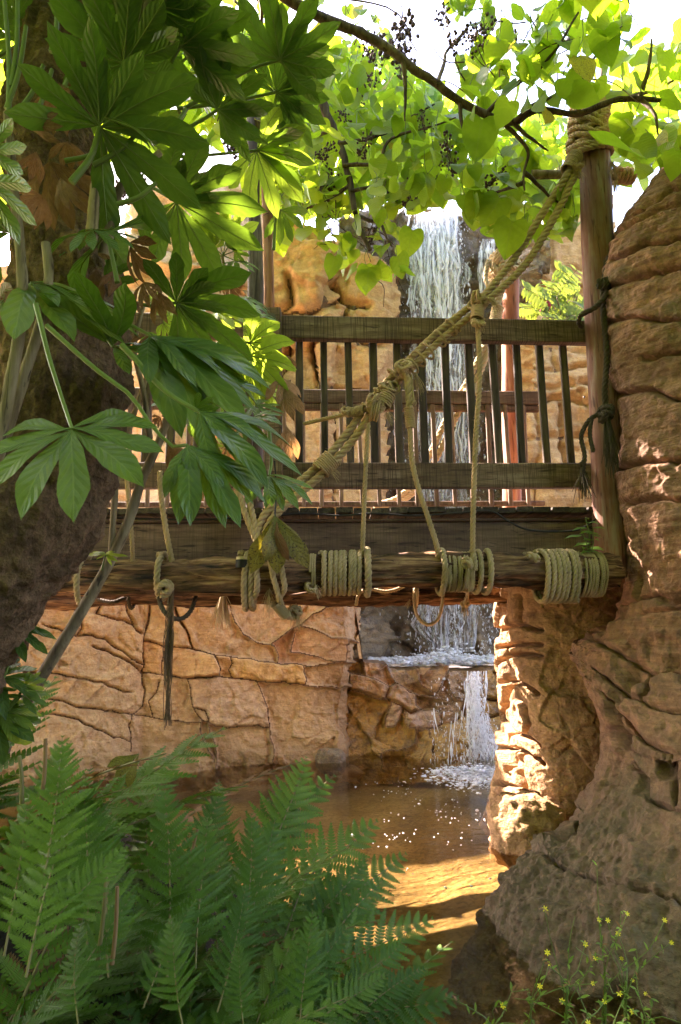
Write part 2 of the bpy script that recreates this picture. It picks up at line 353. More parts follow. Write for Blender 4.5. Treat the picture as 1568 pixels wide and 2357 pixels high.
MAT['orangepole'] = wood_mat('orange_pole', ((.26, .11, .045), (.36, .165, .07), (.42, .22, .11)), 'Z')
MAT['bark'] = rock_mat('bark', (.24, .145, .08), (.17, .105, .06), (.045, .029, .016), pit=1.6, strat=(6, 6, 1.2), rough=.95, spec=.1, moss=(.3, .23, .15), mossth=.64)
MAT['stem'] = wood_mat('woody_stem', ((.13, .09, .048), (.24, .18, .095), (.34, .27, .16)), 'Z', rough=.85)
MAT['twig'] = wood_mat('branch_bark', ((.05, .028, .016), (.1, .06, .035), (.17, .115, .07)), 'Z', rough=.85)
MAT['rope'] = rope_mat('hemp_rope', (.39, .255, .13), (.54, .38, .205), (.31, .23, .115))
MAT['greenrope'] = rope_mat('mossy_rope', (.36, .25, .135), (.5, .37, .215), (.24, .195, .095))
MAT['palerope'] = rope_mat('bleached_rope', (.55, .41, .24), (.68, .55, .36), (.42, .34, .18))
MAT['oldrope'] = rope_mat('dark_old_rope', (.06, .045, .03), (.11, .085, .058), (.045, .04, .022))
MAT['tassel'] = rope_mat('brown_fibre', (.14, .085, .05), (.22, .145, .09), (.1, .075, .04))
MAT['iron'] = plain_mat('dull_iron', (.12, .105, .09), .55, .6)
MAT['black'] = plain_mat('black_cable', (.02, .018, .016), .6)
# ------------------------------------------------------------------ rock faces
def seg_dist(px, py, lines):
    """distance (D pixels) from points to polylines, and each line's own width where nearest"""
    d = np.full(px.shape, 1e9); w = np.ones(px.shape)
    for L in lines:
        wd = 1.0
        if isinstance(L, tuple) and not isinstance(L[0], tuple): L, wd = L
        L = np.asarray(L, float)
        x0, y0 = L.min(0) - 60; x1, y1 = L.max(0) + 60
        idx = np.nonzero((px > x0) & (px < x1) & (py > y0) & (py < y1))
        if len(idx[0]) == 0: continue
        qx, qy = px[idx], py[idx]; best = np.full(qx.shape, 1e9)
        for a, b in zip(L[:-1], L[1:]):
            v = b - a; t = np.clip(((qx - a[0]) * v[0] + (qy - a[1]) * v[1]) / (v @ v + 1e-9), 0, 1)
            best = np.minimum(best, np.hypot(qx - a[0] - t * v[0], qy - a[1] - t * v[1]))
        cur = d[idx]; k = best < cur
        cur[k] = best[k]; d[idx] = cur; cw = w[idx]; cw[k] = wd; w[idx] = cw
    return d, w
def in_poly(px, py, poly):
    r = np.zeros(px.shape, bool); n = len(poly)
    for i in range(n):
        (x0, y0), (x1, y1) = poly[i], poly[(i + 1) % n]
        if y0 == y1: continue
        c = ((y0 > py) != (y1 > py)) & (px < (x1 - x0) * (py - y0) / (y1 - y0) + x0); r ^= c
    return r
def components(ok):
    """label 4-connected cells"""
    H, Wd = ok.shape; lab = np.zeros((H, Wd), int); n = 0
    okl = ok.tolist(); L = lab.tolist()
    for i in range(H):
        for j in range(Wd):
            if okl[i][j] and not L[i][j]:
                n += 1; st = [(i, j)]; L[i][j] = n
                while st:
                    a, b = st.pop()
                    for c, d in ((a + 1, b), (a - 1, b), (a, b + 1), (a, b - 1)):
                        if 0 <= c < H and 0 <= d < Wd and okl[c][d] and not L[c][d]: L[c][d] = n; st.append((c, d))
    return np.array(L), n
def smooth_labels(vals, lab):
    return vals[lab]
def rough_lines(lines, amp=2.5, seed=0):
    rs = np.random.default_rng(seed); out = []
    for L in lines:
        wd = 1.0
        if isinstance(L, tuple) and not isinstance(L[0], tuple): L, wd = L
        L = np.asarray(L, float); P = [L[0]]
        for a, b in zip(L[:-1], L[1:]):
            n = max(1, int(np.hypot(*(b - a)) / 14))
            for k in range(1, n + 1): P.append(a + (b - a) * k / n + rs.normal(0, amp, 2) * (k < n))
        out.append((np.array(P), wd))
    return out
def cut_faces(root, V, lab, okc, mats, jmat, back=None, smooth=True, piece='stone', minc=14, mat_of=None):
    """V (H,W,3) grid, lab (H-1,W-1) cell labels (0 = joint): one object per block, the joints and the back as one more"""
    H, Wd = V.shape[:2]; idx = np.arange(H * Wd).reshape(H, Wd)
    Q = np.stack([idx[:-1, :-1], idx[1:, :-1], idx[1:, 1:], idx[:-1, 1:]], -1)
    Vf = V.reshape(-1, 3)
    cnt = np.bincount(lab.ravel(), minlength=lab.max() + 1)
    big = [k for k in range(1, len(cnt)) if cnt[k] >= minc]
    keep = np.isin(lab, big)
    def sub(g, q, m=0):
        u, inv = np.unique(q.ravel(), return_inverse=True); g.add(Vf[u], inv.reshape(q.shape), m)
    for k in big:
        g = G(); sub(g, Q[(lab == k) & okc]); g.build(piece, mats if mat_of is None else mat_of(k, Vf[Q[lab == k][:, 0]].mean(0)), root, smooth)
    g = G(); q = Q[(~keep) & okc]
    if len(q): sub(g, q)
    if back is not None:                                  # rim turned back so that the rock has thickness
        e = {}
        for a in Q[okc]:
            for i in range(4):
                u, v = int(a[i]), int(a[(i + 1) % 4]); e[(u, v)] = 1
        rim = [(u, v) for (u, v) in e if (v, u) not in e]
        if rim:
            R = np.array(rim); us = np.unique(R); mp = {int(u): i for i, u in enumerate(us)}; n = len(us)
            P = Vf[us]; B = P + np.asarray(back)
            F_ = [[mp[int(v)], mp[int(u)], mp[int(u)] + n, mp[int(v)] + n] for u, v in R]
            g.add(np.vstack([P, B]), F_)
    if g.n: 
        o = g.build('joints' if big else 'face', [jmat], root, smooth); return o
def rock_face(name, label, poly, Yfn, cracks, step, mats, jmat, cat='rock wall', amp=.05, freq=2.0, crackd=.05, crackw=5.0, jw=2.2, off=.02, tilt=.02,
              bulge=.03, bw=16, back=(0, .5, 0), strata=None, extra=None, seed=0, piece='stone', mat_of=None, fine=.006, rl=2.0, group=None, fac=None, cmod=None):
    poly = [tuple(map(float, p)) for p in poly]
    xs = [p[0] for p in poly]; ys = [p[1] for p in poly]
    gx = np.arange(min(xs) - step, max(xs) + step * 2, step); gy = np.arange(min(ys) - step, max(ys) + step * 2, step)
    px, py = np.meshgrid(gx, gy)
    Y = Yfn(px, py); B = at(px, py, Y)
    du = np.gradient(B, axis=1); dv = np.gradient(B, axis=0); N = nrm(np.cross(dv, du)); N = np.where((N[..., 1:2] > 0), -N, N)
    lines = rough_lines(cracks, rl, seed) if cracks else []
    if lines: d, w = seg_dist(px, py, lines)
    else: d = np.full(px.shape, 1e9); w = np.ones(px.shape)
    cen = lambda A: .25 * (A[:-1, :-1] + A[1:, :-1] + A[1:, 1:] + A[:-1, 1:])
    okc = in_poly(cen(px) + 4 * vnoise(B[:-1, :-1] * 9, 3), cen(py) + 4 * vnoise(B[:-1, :-1] * 9, 5), poly)
    if lines:
        lab, n = components(okc & (cen(d) > jw * cen(w)))
        cnt = np.bincount(lab.ravel(), minlength=n + 1); lab[cnt[lab] < 14] = 0
        # every vertex takes the block of a neighbouring cell, for offsets
        vl = np.zeros(px.shape, int)
        for a, b in ((0, 0), (0, 1), (1, 0), (1, 1)):
            t = vl[a:a + lab.shape[0], b:b + lab.shape[1]]; t[:] = np.where(t == 0, lab, t)
        rs = np.random.default_rng(seed + 5); ro = rs.normal(0, off, n + 1); rx = rs.normal(0, tilt, n + 1); rz = rs.normal(0, tilt, n + 1); ro[0] = 0
        C = np.zeros((n + 1, 3)); np.add.at(C, vl.ravel(), B.reshape(-1, 3)); C /= np.maximum(np.bincount(vl.ravel(), minlength=n + 1), 1)[:, None]
        rel = B - C[vl]; f = sstep(jw * .7, bw, d) * (1.0 if cmod is None else cmod(px, py))
        h = f * (ro[vl] + np.clip(rx[vl] * rel[..., 0] * 2 + rz[vl] * rel[..., 2] * 2, -.08, .08))
        h = h + bulge * np.minimum(sstep(0, bw, d), 1) - (1.0 if cmod is None else cmod(px, py)) * crackd * np.clip(.75 + .9 * vnoise(B * 3.1, seed + 2), .15, 1.7) * np.exp(-(d / (crackw * np.clip(1 + .7 * vnoise(B * 4.3, seed + 6), .55, 1.7))) ** 2)
    else:
        lab = okc.astype(int) * 0; h = 0 * d
    q = B * np.array((1, 1, 1.0)); h = h + amp * fbm(q * freq, 5, seed + 11) + fine * fbm(q * 22, 3, seed + 21)
    if fac: h = h + fac[1] * facets(q, fac[0], seed + 61) + fac[1] * .4 * facets(q, fac[0] * 2.6, seed + 71)
    if strata: 
        t = B[..., 2] * strata[0] + B[..., 0] * strata[1] + .5 * fbm(q * 1.2, 3, seed + 31); fr = t - np.floor(t); h = h + strata[2] * (sstep(0, .75, fr) - sstep(.85, 1, fr)) * (.6 + .6 * vnoise(q * 1.7, seed + 41))
    if extra is not None: h = h + extra(px, py, B)
    V = B + N * h[..., None]
    root = thing(name, (float(B[..., 0].mean()), float(Y.mean()), float(B[..., 2][okc.nonzero()[0].max(), :].mean())), label, cat, group)
    cut_faces(root, V, lab, okc, mats, jmat, back, piece=piece, mat_of=mat_of)
    return root, V
def rock_column(name, label, prof, depth, rx, ry, z0, z1, rows, cols, mats, jmat, cracks=(), amp=.06, freq=1.6, crackd=.05, crackw=5, jw=2.2, off=.015, strata=None,
                seed=0, cat='rock', pieces=False, mat_of=None, extra=None, th0=-math.pi * 1.05, th1=math.pi * .1, bulge=.02, bw=18, rl=2.0, fine=.006, power=1.0, fac=None, bias=0.0):
    """a rock standing free: closed round, its left outline prof = [(px, py, Y)] measured at its own distance; rx, ry, depth by height"""
    O = np.array([at(a, b, c) for a, b, c in prof]); o = np.argsort(O[:, 2]); O = O[o]
    z = np.linspace(z0, z1, rows); xl = np.interp(z, O[:, 2], O[:, 0]); yc = np.interp(z, O[:, 2], O[:, 1])
    rxz = np.interp(z, *zip(*rx)); ryz = np.interp(z, *zip(*ry))
    if power < 1:                                         # even spacing along a squarer outline
        tt = np.linspace(th0, th1, 4000); xx = np.sign(np.cos(tt)) * np.abs(np.cos(tt)) ** power; yy = np.sign(np.sin(tt)) * np.abs(np.sin(tt)) ** power
        ll = np.concatenate([[0], np.cumsum(np.hypot(np.diff(xx), np.diff(yy)))]); thf = np.interp(np.linspace(0, ll[-1], cols + 1)[:-1], ll, tt)
    else: thf = np.linspace(th0, th1, cols, endpoint=False)
    nb = max(12, cols // 4); th = np.concatenate([thf, np.linspace(th1, th0 + 2 * math.pi, nb + 1)])
    ct, st_ = np.cos(th), np.sin(th)
    X = (xl + rxz)[:, None] + rxz[:, None] * np.sign(ct) * np.abs(ct) ** power; Yv = yc[:, None] + ryz[:, None] * np.sign(st_) * np.abs(st_) ** power
    B = np.stack([X, Yv, np.repeat(z[:, None], len(th), 1)], -1)[::-1]
    du = np.gradient(B, axis=1); dv = np.gradient(B, axis=0); N = nrm(np.cross(dv, du)); c0 = np.stack([(xl + rxz), yc, z], -1)[::-1][:, None]
    sgn = np.sign(((B - c0) * N).sum(-1, keepdims=True)); N = N * np.where(sgn == 0, 1, sgn)
    px, py = proj(B); front = ((B - np.array((0, 0, EYE))) * N).sum(-1) < .15
    px = np.where(front, px, -9999.)
    lines = rough_lines(cracks, rl, seed)
    d, w = seg_dist(px, py, lines) if lines else (np.full(px.shape, 1e9), np.ones(px.shape))
    cen = lambda A: .25 * (A[:-1, :-1] + A[1:, :-1] + A[1:, 1:] + A[:-1, 1:])
    h = amp * fbm(B * freq, 5, seed + 3) + fine * fbm(B * 20, 3, seed + 9)
    lab = np.zeros((B.shape[0] - 1, B.shape[1] - 1), int)
    if lines:
        if pieces:
            lab, n = components(cen(d) > jw * cen(w)); cnt = np.bincount(lab.ravel(), minlength=n + 1); lab[cnt[lab] < 14] = 0
            vl = np.zeros(px.shape, int)
            for a, b in ((0, 0), (0, 1), (1, 0), (1, 1)):
                t = vl[a:a + lab.shape[0], b:b + lab.shape[1]]; t[:] = np.where(t == 0, lab, t)
            ro = np.random.default_rng(seed).normal(0, off, n + 1); h = h + sstep(jw * .7, bw, d) * ro[vl]
        h = h + bulge * sstep(0, bw, d) - crackd * w * np.exp(-(d / (crackw * w)) ** 2)
    h = h - bias
    if fac: h = h + fac[1] * facets(B, fac[0], seed + 61) + fac[1] * .4 * facets(B, fac[0] * 2.6, seed + 71)
    if strata:
        t = B[..., 2] * strata[0] + B[..., 0] * strata[1] + B[..., 1] * strata[3] + strata[4] * fbm(B * 1.1, 3, seed + 31); fr = t - np.floor(t)
        h = h + strata[2] * (sstep(0, .7, fr) - sstep(.82, 1, fr)) * np.clip(.65 + .8 * vnoise(B * 1.5, seed + 41), 0, 1.6)
    if extra is not None: h = h + extra(B, px, py)
    V = B + N * h[..., None]; V[:, -1] = V[:, 0]
    c = c0.mean(0)[0]; root = thing(name, (c[0], c[1], z0), label, cat)
    okc = np.ones(lab.shape, bool)
    if pieces: cut_faces(root, V, lab, okc, mats, jmat, mat_of=mat_of)
    else: cut_faces(root, V, lab * 0, okc, mats, mats[0] if isinstance(mats, list) else mats, mat_of=mat_of)
    g = G(); g.add(V[0, :-1], [list(range(V.shape[1] - 1))]); g.build('top', mats, root)
    return root, V

# ------------------------------------------------------------------ ground, water beds
def sheet(name, x0, x1, y0, y1, zf, mat, nx=60, ny=60):
    gx, gy = np.meshgrid(np.linspace(x0, x1, nx), np.linspace(y0, y1, ny)); z = zf(gx, gy); V = np.stack([gx, gy, z], -1)
    idx = np.arange(nx * ny).reshape(ny, nx); Q = np.stack([idx[:-1, :-1], idx[:-1, 1:], idx[1:, 1:], idx[1:, :-1]], -1).reshape(-1, 4)
    g = G(); g.add(V.reshape(-1, 3), Q); return setting(g.build(name, mat))
sheet('ground', -400, 400, -200, 800, lambda x, y: x * 0 - .62, MAT['soil'], 30, 30)
def bed_z(x, y): 
    P = np.stack([x, y, x * 0], -1); return -.16 - .08 * sstep(.2, 1.2, 1.3 - x) + .012 * fbm(P * 2, 2, 2) - .05 * sstep(4.2, 6, y)
sheet('pool_bed', -2.6, 2.2, 1.2, 7.2, bed_z, MAT['bed'], 150, 160)
def bank_z(x, y):
    P = np.stack([x, y, x * 0], -1); e = .15 + .22 * np.sin(y * 2.1) - .25 * (y - 2)
    return -.5 + .95 * sstep(.35, -.9, x - e * .4) * sstep(4.6, 2.6, y) + .05 * fbm(P * 4, 4, 5)
sheet('bank', -4.5, 1.1, -1.0, 4.8, bank_z, MAT['soil'], 70, 70)
sheet('terrace', -14, 1.0, 6.75, 30, lambda x, y: 2.25 + .06 * fbm(np.stack([x, y, x * 0], -1) * .7, 3, 4) - 2.9 * sstep(.0, .5, x + .05), MAT['cliff'], 90, 60)

def water_mat():
    m = M('clear_brown_water'); v = m.obj((1, 2.2, 1)); n1 = m.noise(v, 5, 3, .5, .5); n2 = m.noise(v, 22, 3, .55, .4)
    b = m.bump(n1, .2, .02); b = m.bump(n2, .15, .005, b)
    tr = m.new('BsdfTransparent'); tr.inputs[0].default_value = (.96, .9, .72, 1); gl = m.new('BsdfGlossy'); gl.inputs['Roughness'].default_value = .03; m.ln(b, gl.inputs['Normal'])
    fr = m.new('Fresnel'); fr.inputs[0].default_value = 1.33; b2 = m.bump(n1, .035, .02); m.ln(b2, fr.inputs['Normal']); mx = m.new('MixShader')
    m.ln(fr.outputs[0], mx.inputs[0]); m.ln(tr.outputs[0], mx.inputs[1]); m.ln(gl.outputs[0], mx.inputs[2]); m.ln(mx.outputs[0], m.out.inputs[0]); return m.m
MAT['water'] = water_mat()
def foam_mat(name, col=(.9, .9, .9), alpha=1.0):
    m = M(name); m.fin(col, .3, None, .5); tr = m.new('BsdfTranslucent'); tr.inputs[0].default_value = (.9, .9, .9, 1); tp = m.new('BsdfTransparent')
    a = m.new('MixShader'); a.inputs[0].default_value = .4; m.ln(m.b.outputs[0], a.inputs[1]); m.ln(tr.outputs[0], a.inputs[2])
    c = m.new('MixShader'); c.inputs[0].default_value = alpha; m.ln(tp.outputs[0], c.inputs[1]); m.ln(a.outputs[0], c.inputs[2]); m.ln(c.outputs[0], m.out.inputs[0]); return m.m
MAT['foam'] = foam_mat('white_foam'); MAT['fall'] = foam_mat('falling_water', alpha=.8)
def veil_mat():
    m = M('thin_water'); m.fin((.9, .9, .9), .25, None, .5); tr = m.new('BsdfTranslucent'); tr.inputs[0].default_value = (.9, .9, .9, 1); tp = m.new('BsdfTransparent')
    n1 = m.noise(m.obj((26, 26, 2.2)), 1.0, 5, .65, .6); n2 = m.noise(m.obj((70, 70, 22)), 1.0, 3, .6); k = m.math('MULTIPLY', m.ramp(n1, [(.38, 0), (.58, .95)]), m.ramp(n2, [(.3, .35), (.6, 1)]))
    a = m.new('MixShader'); a.inputs[0].default_value = .45; m.ln(m.b.outputs[0], a.inputs[1]); m.ln(tr.outputs[0], a.inputs[2]); c = m.new('MixShader'); m.ln(k, c.inputs[0]); m.ln(tp.outputs[0], c.inputs[1]); m.ln(a.outputs[0], c.inputs[2]); m.ln(c.outputs[0], m.out.inputs[0]); return m.m
MAT['veil'] = veil_mat()
wz = sheet('pool_water', -2.6, 2.2, .9, 7.1, lambda x, y: x * 0, MAT['water'], 3, 3)
UPZ = .77
sheet('upper_pool_water', -1.2, 2.6, 6.98, 9.6, lambda x, y: x * 0 + UPZ, MAT['water'], 3, 3)
sheet('upper_pool_bed', -1.2, 2.6, 6.8, 9.6, lambda x, y: x * 0 + UPZ - .3, MAT['wetcliff'], 20, 20)

# ------------------------------------------------------------------ wall under the bridge, traced blocks
T = lambda p: tl(0, 2, p)
wall_cr = [T(p) for p in (
 [(440, 400), (460, 430), (440, 470), (500, 490), (560, 500), (600, 520), (640, 560)], [(570, 400), (580, 470), (610, 525)], [(690, 400), (690, 440), (680, 520), (655, 600)],
 [(655, 590), (655, 640), (665, 700), (655, 760), (662, 850), (650, 900), (600, 935)], [(600, 935), (590, 985), (602, 1060), (600, 1190), (610, 1300)],
 [(655, 598), (720, 605), (800, 620), (900, 635), (960, 650), (1060, 665), (1160, 675), (1240, 690), (1300, 700), (1400, 705), (1500, 700), (1575, 688), (1640, 690)],
 [(800, 400), (815, 470), (840, 520), (870, 570), (890, 632)], [(760, 612), (745, 695), (745, 745)], [(985, 655), (1015, 720), (1012, 758)], [(1060, 665), (1068, 760)],
 [(660, 740), (720, 745), (800, 755), (870, 767), (920, 760), (1000, 755), (1080, 765), (1180, 777), (1280, 785), (1400, 795), (1500, 800), (1600, 806), (1680, 800)],
 [(1050, 395), (1070, 470), (1085, 510), (1120, 560), (1180, 600), (1245, 610), (1290, 580), (1340, 540), (1385, 520), (1440, 470), (1500, 440), (1570, 425)],
 [(1245, 610), (1265, 615), (1288, 660), (1280, 698)], [(1365, 550), (1345, 645), (1420, 655), (1500, 680), (1560, 690)], [(1400, 706), (1405, 795)],
 [(1385, 520), (1450, 540), (1520, 580), (1600, 585), (1660, 600)], [(862, 768), (880, 840), (890, 900), (935, 960), (990, 985), (1080, 990), (1160, 985), (1245, 992)],
 [(890, 900), (945, 915), (962, 980), (985, 1050), (1000, 1120), (995, 1180)], [(925, 965), (922, 1010), (940, 1060), (985, 1130)],
 [(1182, 780), (1210, 840), (1235, 900), (1242, 960), (1250, 1020), (1262, 1080), (1250, 1150)], [(600, 930), (700, 945), (800, 960), (925, 968)],
 [(735, 780), (722, 830), (685, 870), (705, 940)],
 [(340, 575), (420, 570), (500, 600), (560, 640), (600, 680), (658, 702)], [(420, 620), (520, 660), (600, 700), (655, 745)], [(150, 740), (270, 750), (360, 770), (460, 785), (560, 830), (600, 830)],
 [(190, 520), (260, 540), (345, 575)], [(330, 395), (350, 470), (370, 540), (345, 575)], [(160, 850), (280, 870), (350, 900), (420, 905), (600, 930)],
 [(440, 1000), (520, 1040), (602, 1060)], [(110, 920), (240, 930), (330, 950), (440, 1000)], [(85, 395), (95, 560), (70, 700), (100, 740), (150, 740)],
 [(1600, 585), (1592, 690)],)]
WX = [-130, 20, 90, 230, 330, 500, 650, 800, 900]; WY = [5.2, 5.3, 5.45, 5.72, 5.98, 6.1, 6.25, 6.4, 6.7]
def wallY(px, py):
    y = np.interp(px, WX, WY); return y + .00035 * (1700 - py) + .35 * sstep(800, 880, px + .06 * (py - 1380)) + .0
def wall_extra(px, py, B):
    base = sstep(1715, 1790, py); q = B * 5
    return base * (.03 + .16 * np.clip(fbm(q, 4, 77), 0, 1) + .03 * fbm(B * 18, 3, 78)) + .05 * sstep(325, 300, px) * (py > 0) * .6
rock_face('sandstone_wall', 'tan wall of fitted sandstone blocks with dark joints below the footbridge', [(-70, 1330), (850, 1330), (846, 1420), (828, 1500), (815, 1545), (812, 1800), (500, 1812), (330, 1840), (40, 1980), (-70, 2000)],
          wallY, wall_cr, 2.3, MAT['wall'], MAT['joint'], amp=.03, crackd=.03, crackw=2.3, jw=1.45, off=.042, tilt=.07, bulge=.004, bw=5, strata=(5.0, .8, .012), extra=wall_extra, seed=4, fac=(4.0, .028), cmod=lambda px, py: .35 + .65 * sstep(330, 480, px),
          mat_of=lambda k, c: MAT['wall_red'] if c[0] < -1.75 or c[2] < .35 and k % 2 else MAT['wall'])
# upper course of the same terrace, seen between the balusters
# ledge of wet stones under the upper pool
led_cr = [z5(p) for p in (
 [(100, 690), (140, 700), (230, 730), (330, 760), (430, 780), (470, 800), (540, 830)], [(120, 590), (160, 590), (280, 620), (390, 660), (450, 690), (500, 660), (560, 700), (640, 740), (740, 760), (860, 795)],
 [(430, 540), (460, 610), (500, 660)], [(420, 775), (450, 700)], [(540, 830), (600, 880), (680, 850), (760, 850), (800, 880), (850, 860), (920, 900), (1020, 910), (1250, 900)],
 [(630, 735), (640, 820), (680, 850)], [(800, 880), (812, 960), (860, 970), (925, 925), (925, 895)], [(540, 830), (560, 930), (580, 980), (640, 990), (720, 980), (812, 960)], [(640, 990), (630, 1060), (560, 1100), (480, 1120), (390, 1160), (380, 1260)],
 [(465, 800), (430, 900), (430, 960), (490, 960), (545, 860)], [(640, 545), (650, 650), (700, 690), (785, 735), (830, 640), (875, 540)], [(865, 640), (875, 700), (900, 770), (985, 785), (1100, 770), (1250, 790)], [(265, 520), (280, 620)], [(330, 600), (420, 540)],
 [(160, 590), (150, 700)], [(985, 785), (1000, 905)], [(1110, 540), (1100, 770)], [(1020, 910), (1010, 1010), (1030, 1150)], [(920, 1100), (1030, 1150), (1250, 1160)], [(720, 980), (760, 1060), (750, 1180)])]
def ledY(px, py): return 6.5 + .12 * sstep(820, 1150, px) + .0013 * (1760 - py) * .8 - .25 * sstep(800, 1000, px) * sstep(1640, 1760, py)
rock_face('wet_stone_ledge', 'dark wet brown stone ledge that holds back the upper pool, with water running down it', [(780, 1522), (830, 1522), (880, 1528), (950, 1536), (1010, 1538), (1160, 1545), (1185, 1545), (1185, 1800), (780, 1800)],
          ledY, led_cr, 2.3, MAT['wetledge'], MAT['joint'], cat='rock ledge', amp=.03, freq=3, crackd=.022, crackw=2.4, jw=1.35, off=.035, tilt=.08, bulge=.008, bw=6, seed=9, fac=(3.5, .06), back=(0, .6, 0))
# dark cliff behind the waterfall, one rough surface
def fallY(px, py): return 9.2 - .75 * sstep(900, 830, px) + .1 * sstep(1000, 940, px) - 1.1 * sstep(1120, 1230, px) * sstep(900, 500, py)
rock_face('waterfall_cliff', 'dark wet cliff behind the falling water', [(780, 488), (905, 484), (935, 492), (1058, 490), (1064, 483), (1150, 486), (1260, 500), (1260, 1530), (790, 1530)], fallY, [], 5.5, MAT['wetcliff'], MAT['wetcliff'],
          cat='cliff', amp=.13, freq=2.2, fine=.03, seed=15, back=(0, 1.5, 0), strata=(2.2, .3, .05), fac=(3, .12))
# boulders left of the fall, cracks traced
b_cr = [z1(p) for p in ([(385, 290), (470, 320), (620, 310), (720, 270), (780, 240), (790, 100), (810, -60), (800, -330)], [(660, 320), (770, 250), (900, 245), (1100, 270)], [(830, 90), (920, 230)],
 [(500, 30), (530, 230), (430, 300)], [(780, 500), (900, 525), (1030, 520), (1200, 560)], [(700, 520), (710, 700), (740, 860), (800, 890)],
 [(440, 830), (600, 880), (800, 890), (1200, 900)], [(500, 880), (560, 1100), (540, 1900)], [(800, 890), (860, 1200), (840, 1900)], [(920, 240), (960, 520)], [(380, 900), (440, 830), (520, 560), (385, 480)])]
def bY(px, py): return 8.2 + .25 * sstep(740, 770, px) + .3 * sstep(850, 930, px) + .45 * np.exp(-((py - 820) / 60) ** 2) * (px < 745) - .35 * sstep(840, 1150, py)
rock_face('boulder_cliff', 'orange boulders piled left of the waterfall behind the railing', [(585, 560), (640, 530), (700, 528), (760, 560), (850, 600), (905, 640), (900, 760), (895, 1200), (585, 1200)], bY, b_cr, 4.5, MAT['cliff'], MAT['joint'], cat='cliff',
          amp=.035, freq=1.2, crackd=.08, crackw=4, jw=2.6, off=.06, tilt=.05, bulge=.05, bw=16, seed=23, fac=(2.4, .09), back=(0, 1.2, 0), piece='boulder')
# tall cliff on the left behind the shrub
c_cr = [tl(0, 0, p) for p in ([(835, 940), (845, 1179), (840, 1240), (900, 1310)], [(560, 870), (700, 900), (835, 990)], [(640, 1140), (760, 1130), (845, 1179)], [(980, 780), (1010, 900), (1150, 950)], [(845, 1179), (1000, 1190), (1200, 1180)], [(1000, 900), (960, 1060), (990, 1180)], [(840, 1240), (700, 1300), (400, 1290)],
 [(900, 1310), (1200, 1330)], [(900, 1310), (880, 1700), (900, 2400)], [(500, 1700), (880, 1720), (1250, 1690)], [(1100, 1330), (1120, 1700)], [(300, 2000), (880, 2050), (1250, 2040)], [(600, 1300), (560, 1700), (600, 2050)])]
def cY(px, py): return 9.9 - .6 * sstep(600, 400, px) - .0006 * (py - 400) + .5 * sstep(330, 240, px)
rock_face('left_cliff', 'tall pale orange cliff rising behind the glossy leaved shrub', [(262, 560), (290, 470), (345, 420), (430, 405), (500, 400), (530, 378), (575, 400), (635, 440), (640, 1210), (-60, 1210), (-60, 640), (120, 620), (240, 640)], cY, c_cr, 6, MAT['cliff'], MAT['joint'], cat='cliff',
          amp=.14, freq=1.0, crackd=.12, crackw=5, jw=2, off=.06, tilt=.04, bulge=.04, bw=14, seed=31, fac=(1.4, .18), back=(0, 1.5, 0), strata=(1.3, .25, .05), piece='slab')
# cliff on the right behind the railing: smooth boulder above, thin layers below
r_cr = [[(1195, 655), (1240, 645), (1290, 655), (1360, 650)], [(1195, 640), (1240, 625), (1285, 640)], [(1180, 720), (1260, 700), (1360, 720)], [(1200, 800), (1270, 795), (1360, 815)], [(1200, 845), (1280, 850), (1360, 840)], [(1200, 880), (1270, 890), (1360, 880)], [(1200, 925), (1290, 915), (1360, 930)],
        [(1235, 925), (1240, 1010), (1230, 1160)], [(1180, 1010), (1240, 1010), (1360, 1000)], [(1290, 930), (1300, 1100)], [(1280, 545), (1290, 620), (1330, 652)], [(1180, 1090), (1240, 1085), (1360, 1100)], [(1270, 795), (1285, 850)], [(1240, 725), (1230, 797)]]
def rY(px, py): return 8.3 - .35 * sstep(620, 800, py) + .5 * sstep(1230, 1180, px) + .25 * np.exp(-((py - 700) / 40) ** 2)
rock_face('right_cliff', 'layered orange rock right of the waterfall behind the railing', [(1172, 585), (1200, 470), (1260, 430), (1330, 420), (1420, 440), (1440, 1210), (1172, 1210)], rY, r_cr, 4.5, MAT['cliff'], MAT['joint'], cat='cliff', amp=.07, freq=1.8, crackd=.1, crackw=5, jw=2,
          off=.06, tilt=.04, bulge=.04, bw=14, seed=37, fac=(1.5, .08), strata=(5, .3, .03), back=(0, 1.2, 0), piece='slab')

# pillar of stacked stones, right side of the passage
pil = [(1176, 1320, 4.72), (1172, 1480, 4.72), (1176, 1700, 4.72), (1172, 1800, 4.72), (1160, 1830, 4.7), (1150, 1900, 4.68), (1130, 1990, 4.65)]
p_cr = [z5(p) for p in ([(1160, 310), (1230, 295), (1330, 265), (1420, 270), (1520, 300)], [(1160, 350), (1220, 330)], [(1160, 440), (1240, 420), (1300, 405), (1400, 395), (1520, 400)], [(1160, 555), (1240, 530), (1300, 490), (1400, 465), (1520, 480)],
 [(1170, 690), (1230, 660), (1340, 650), (1420, 680), (1500, 740)], [(1290, 270), (1300, 400), (1295, 490), (1310, 650)], [(1185, 920), (1230, 910), (1260, 860), (1300, 760), (1340, 650)], [(1230, 910), (1290, 960), (1310, 1010), (1400, 1040), (1500, 1100)], [(1340, 660), (1350, 780), (1420, 830), (1440, 950), (1400, 1040)],
 [(1200, 1110), (1280, 1125), (1350, 1130), (1420, 1160), (1530, 1230)], [(1310, 1010), (1290, 1125)], [(1190, 1375), (1260, 1385), (1330, 1380), (1400, 1420), (1500, 1500)], [(1330, 1130), (1335, 1250), (1330, 1380)], [(1380, 1160), (1390, 1300), (1420, 1420)], [(1250, 90), (1280, 270)], [(1390, 60), (1395, 270)], [(1170, 1560), (1300, 1580), (1450, 1620)], [(1240, 560), (1250, 660)])]
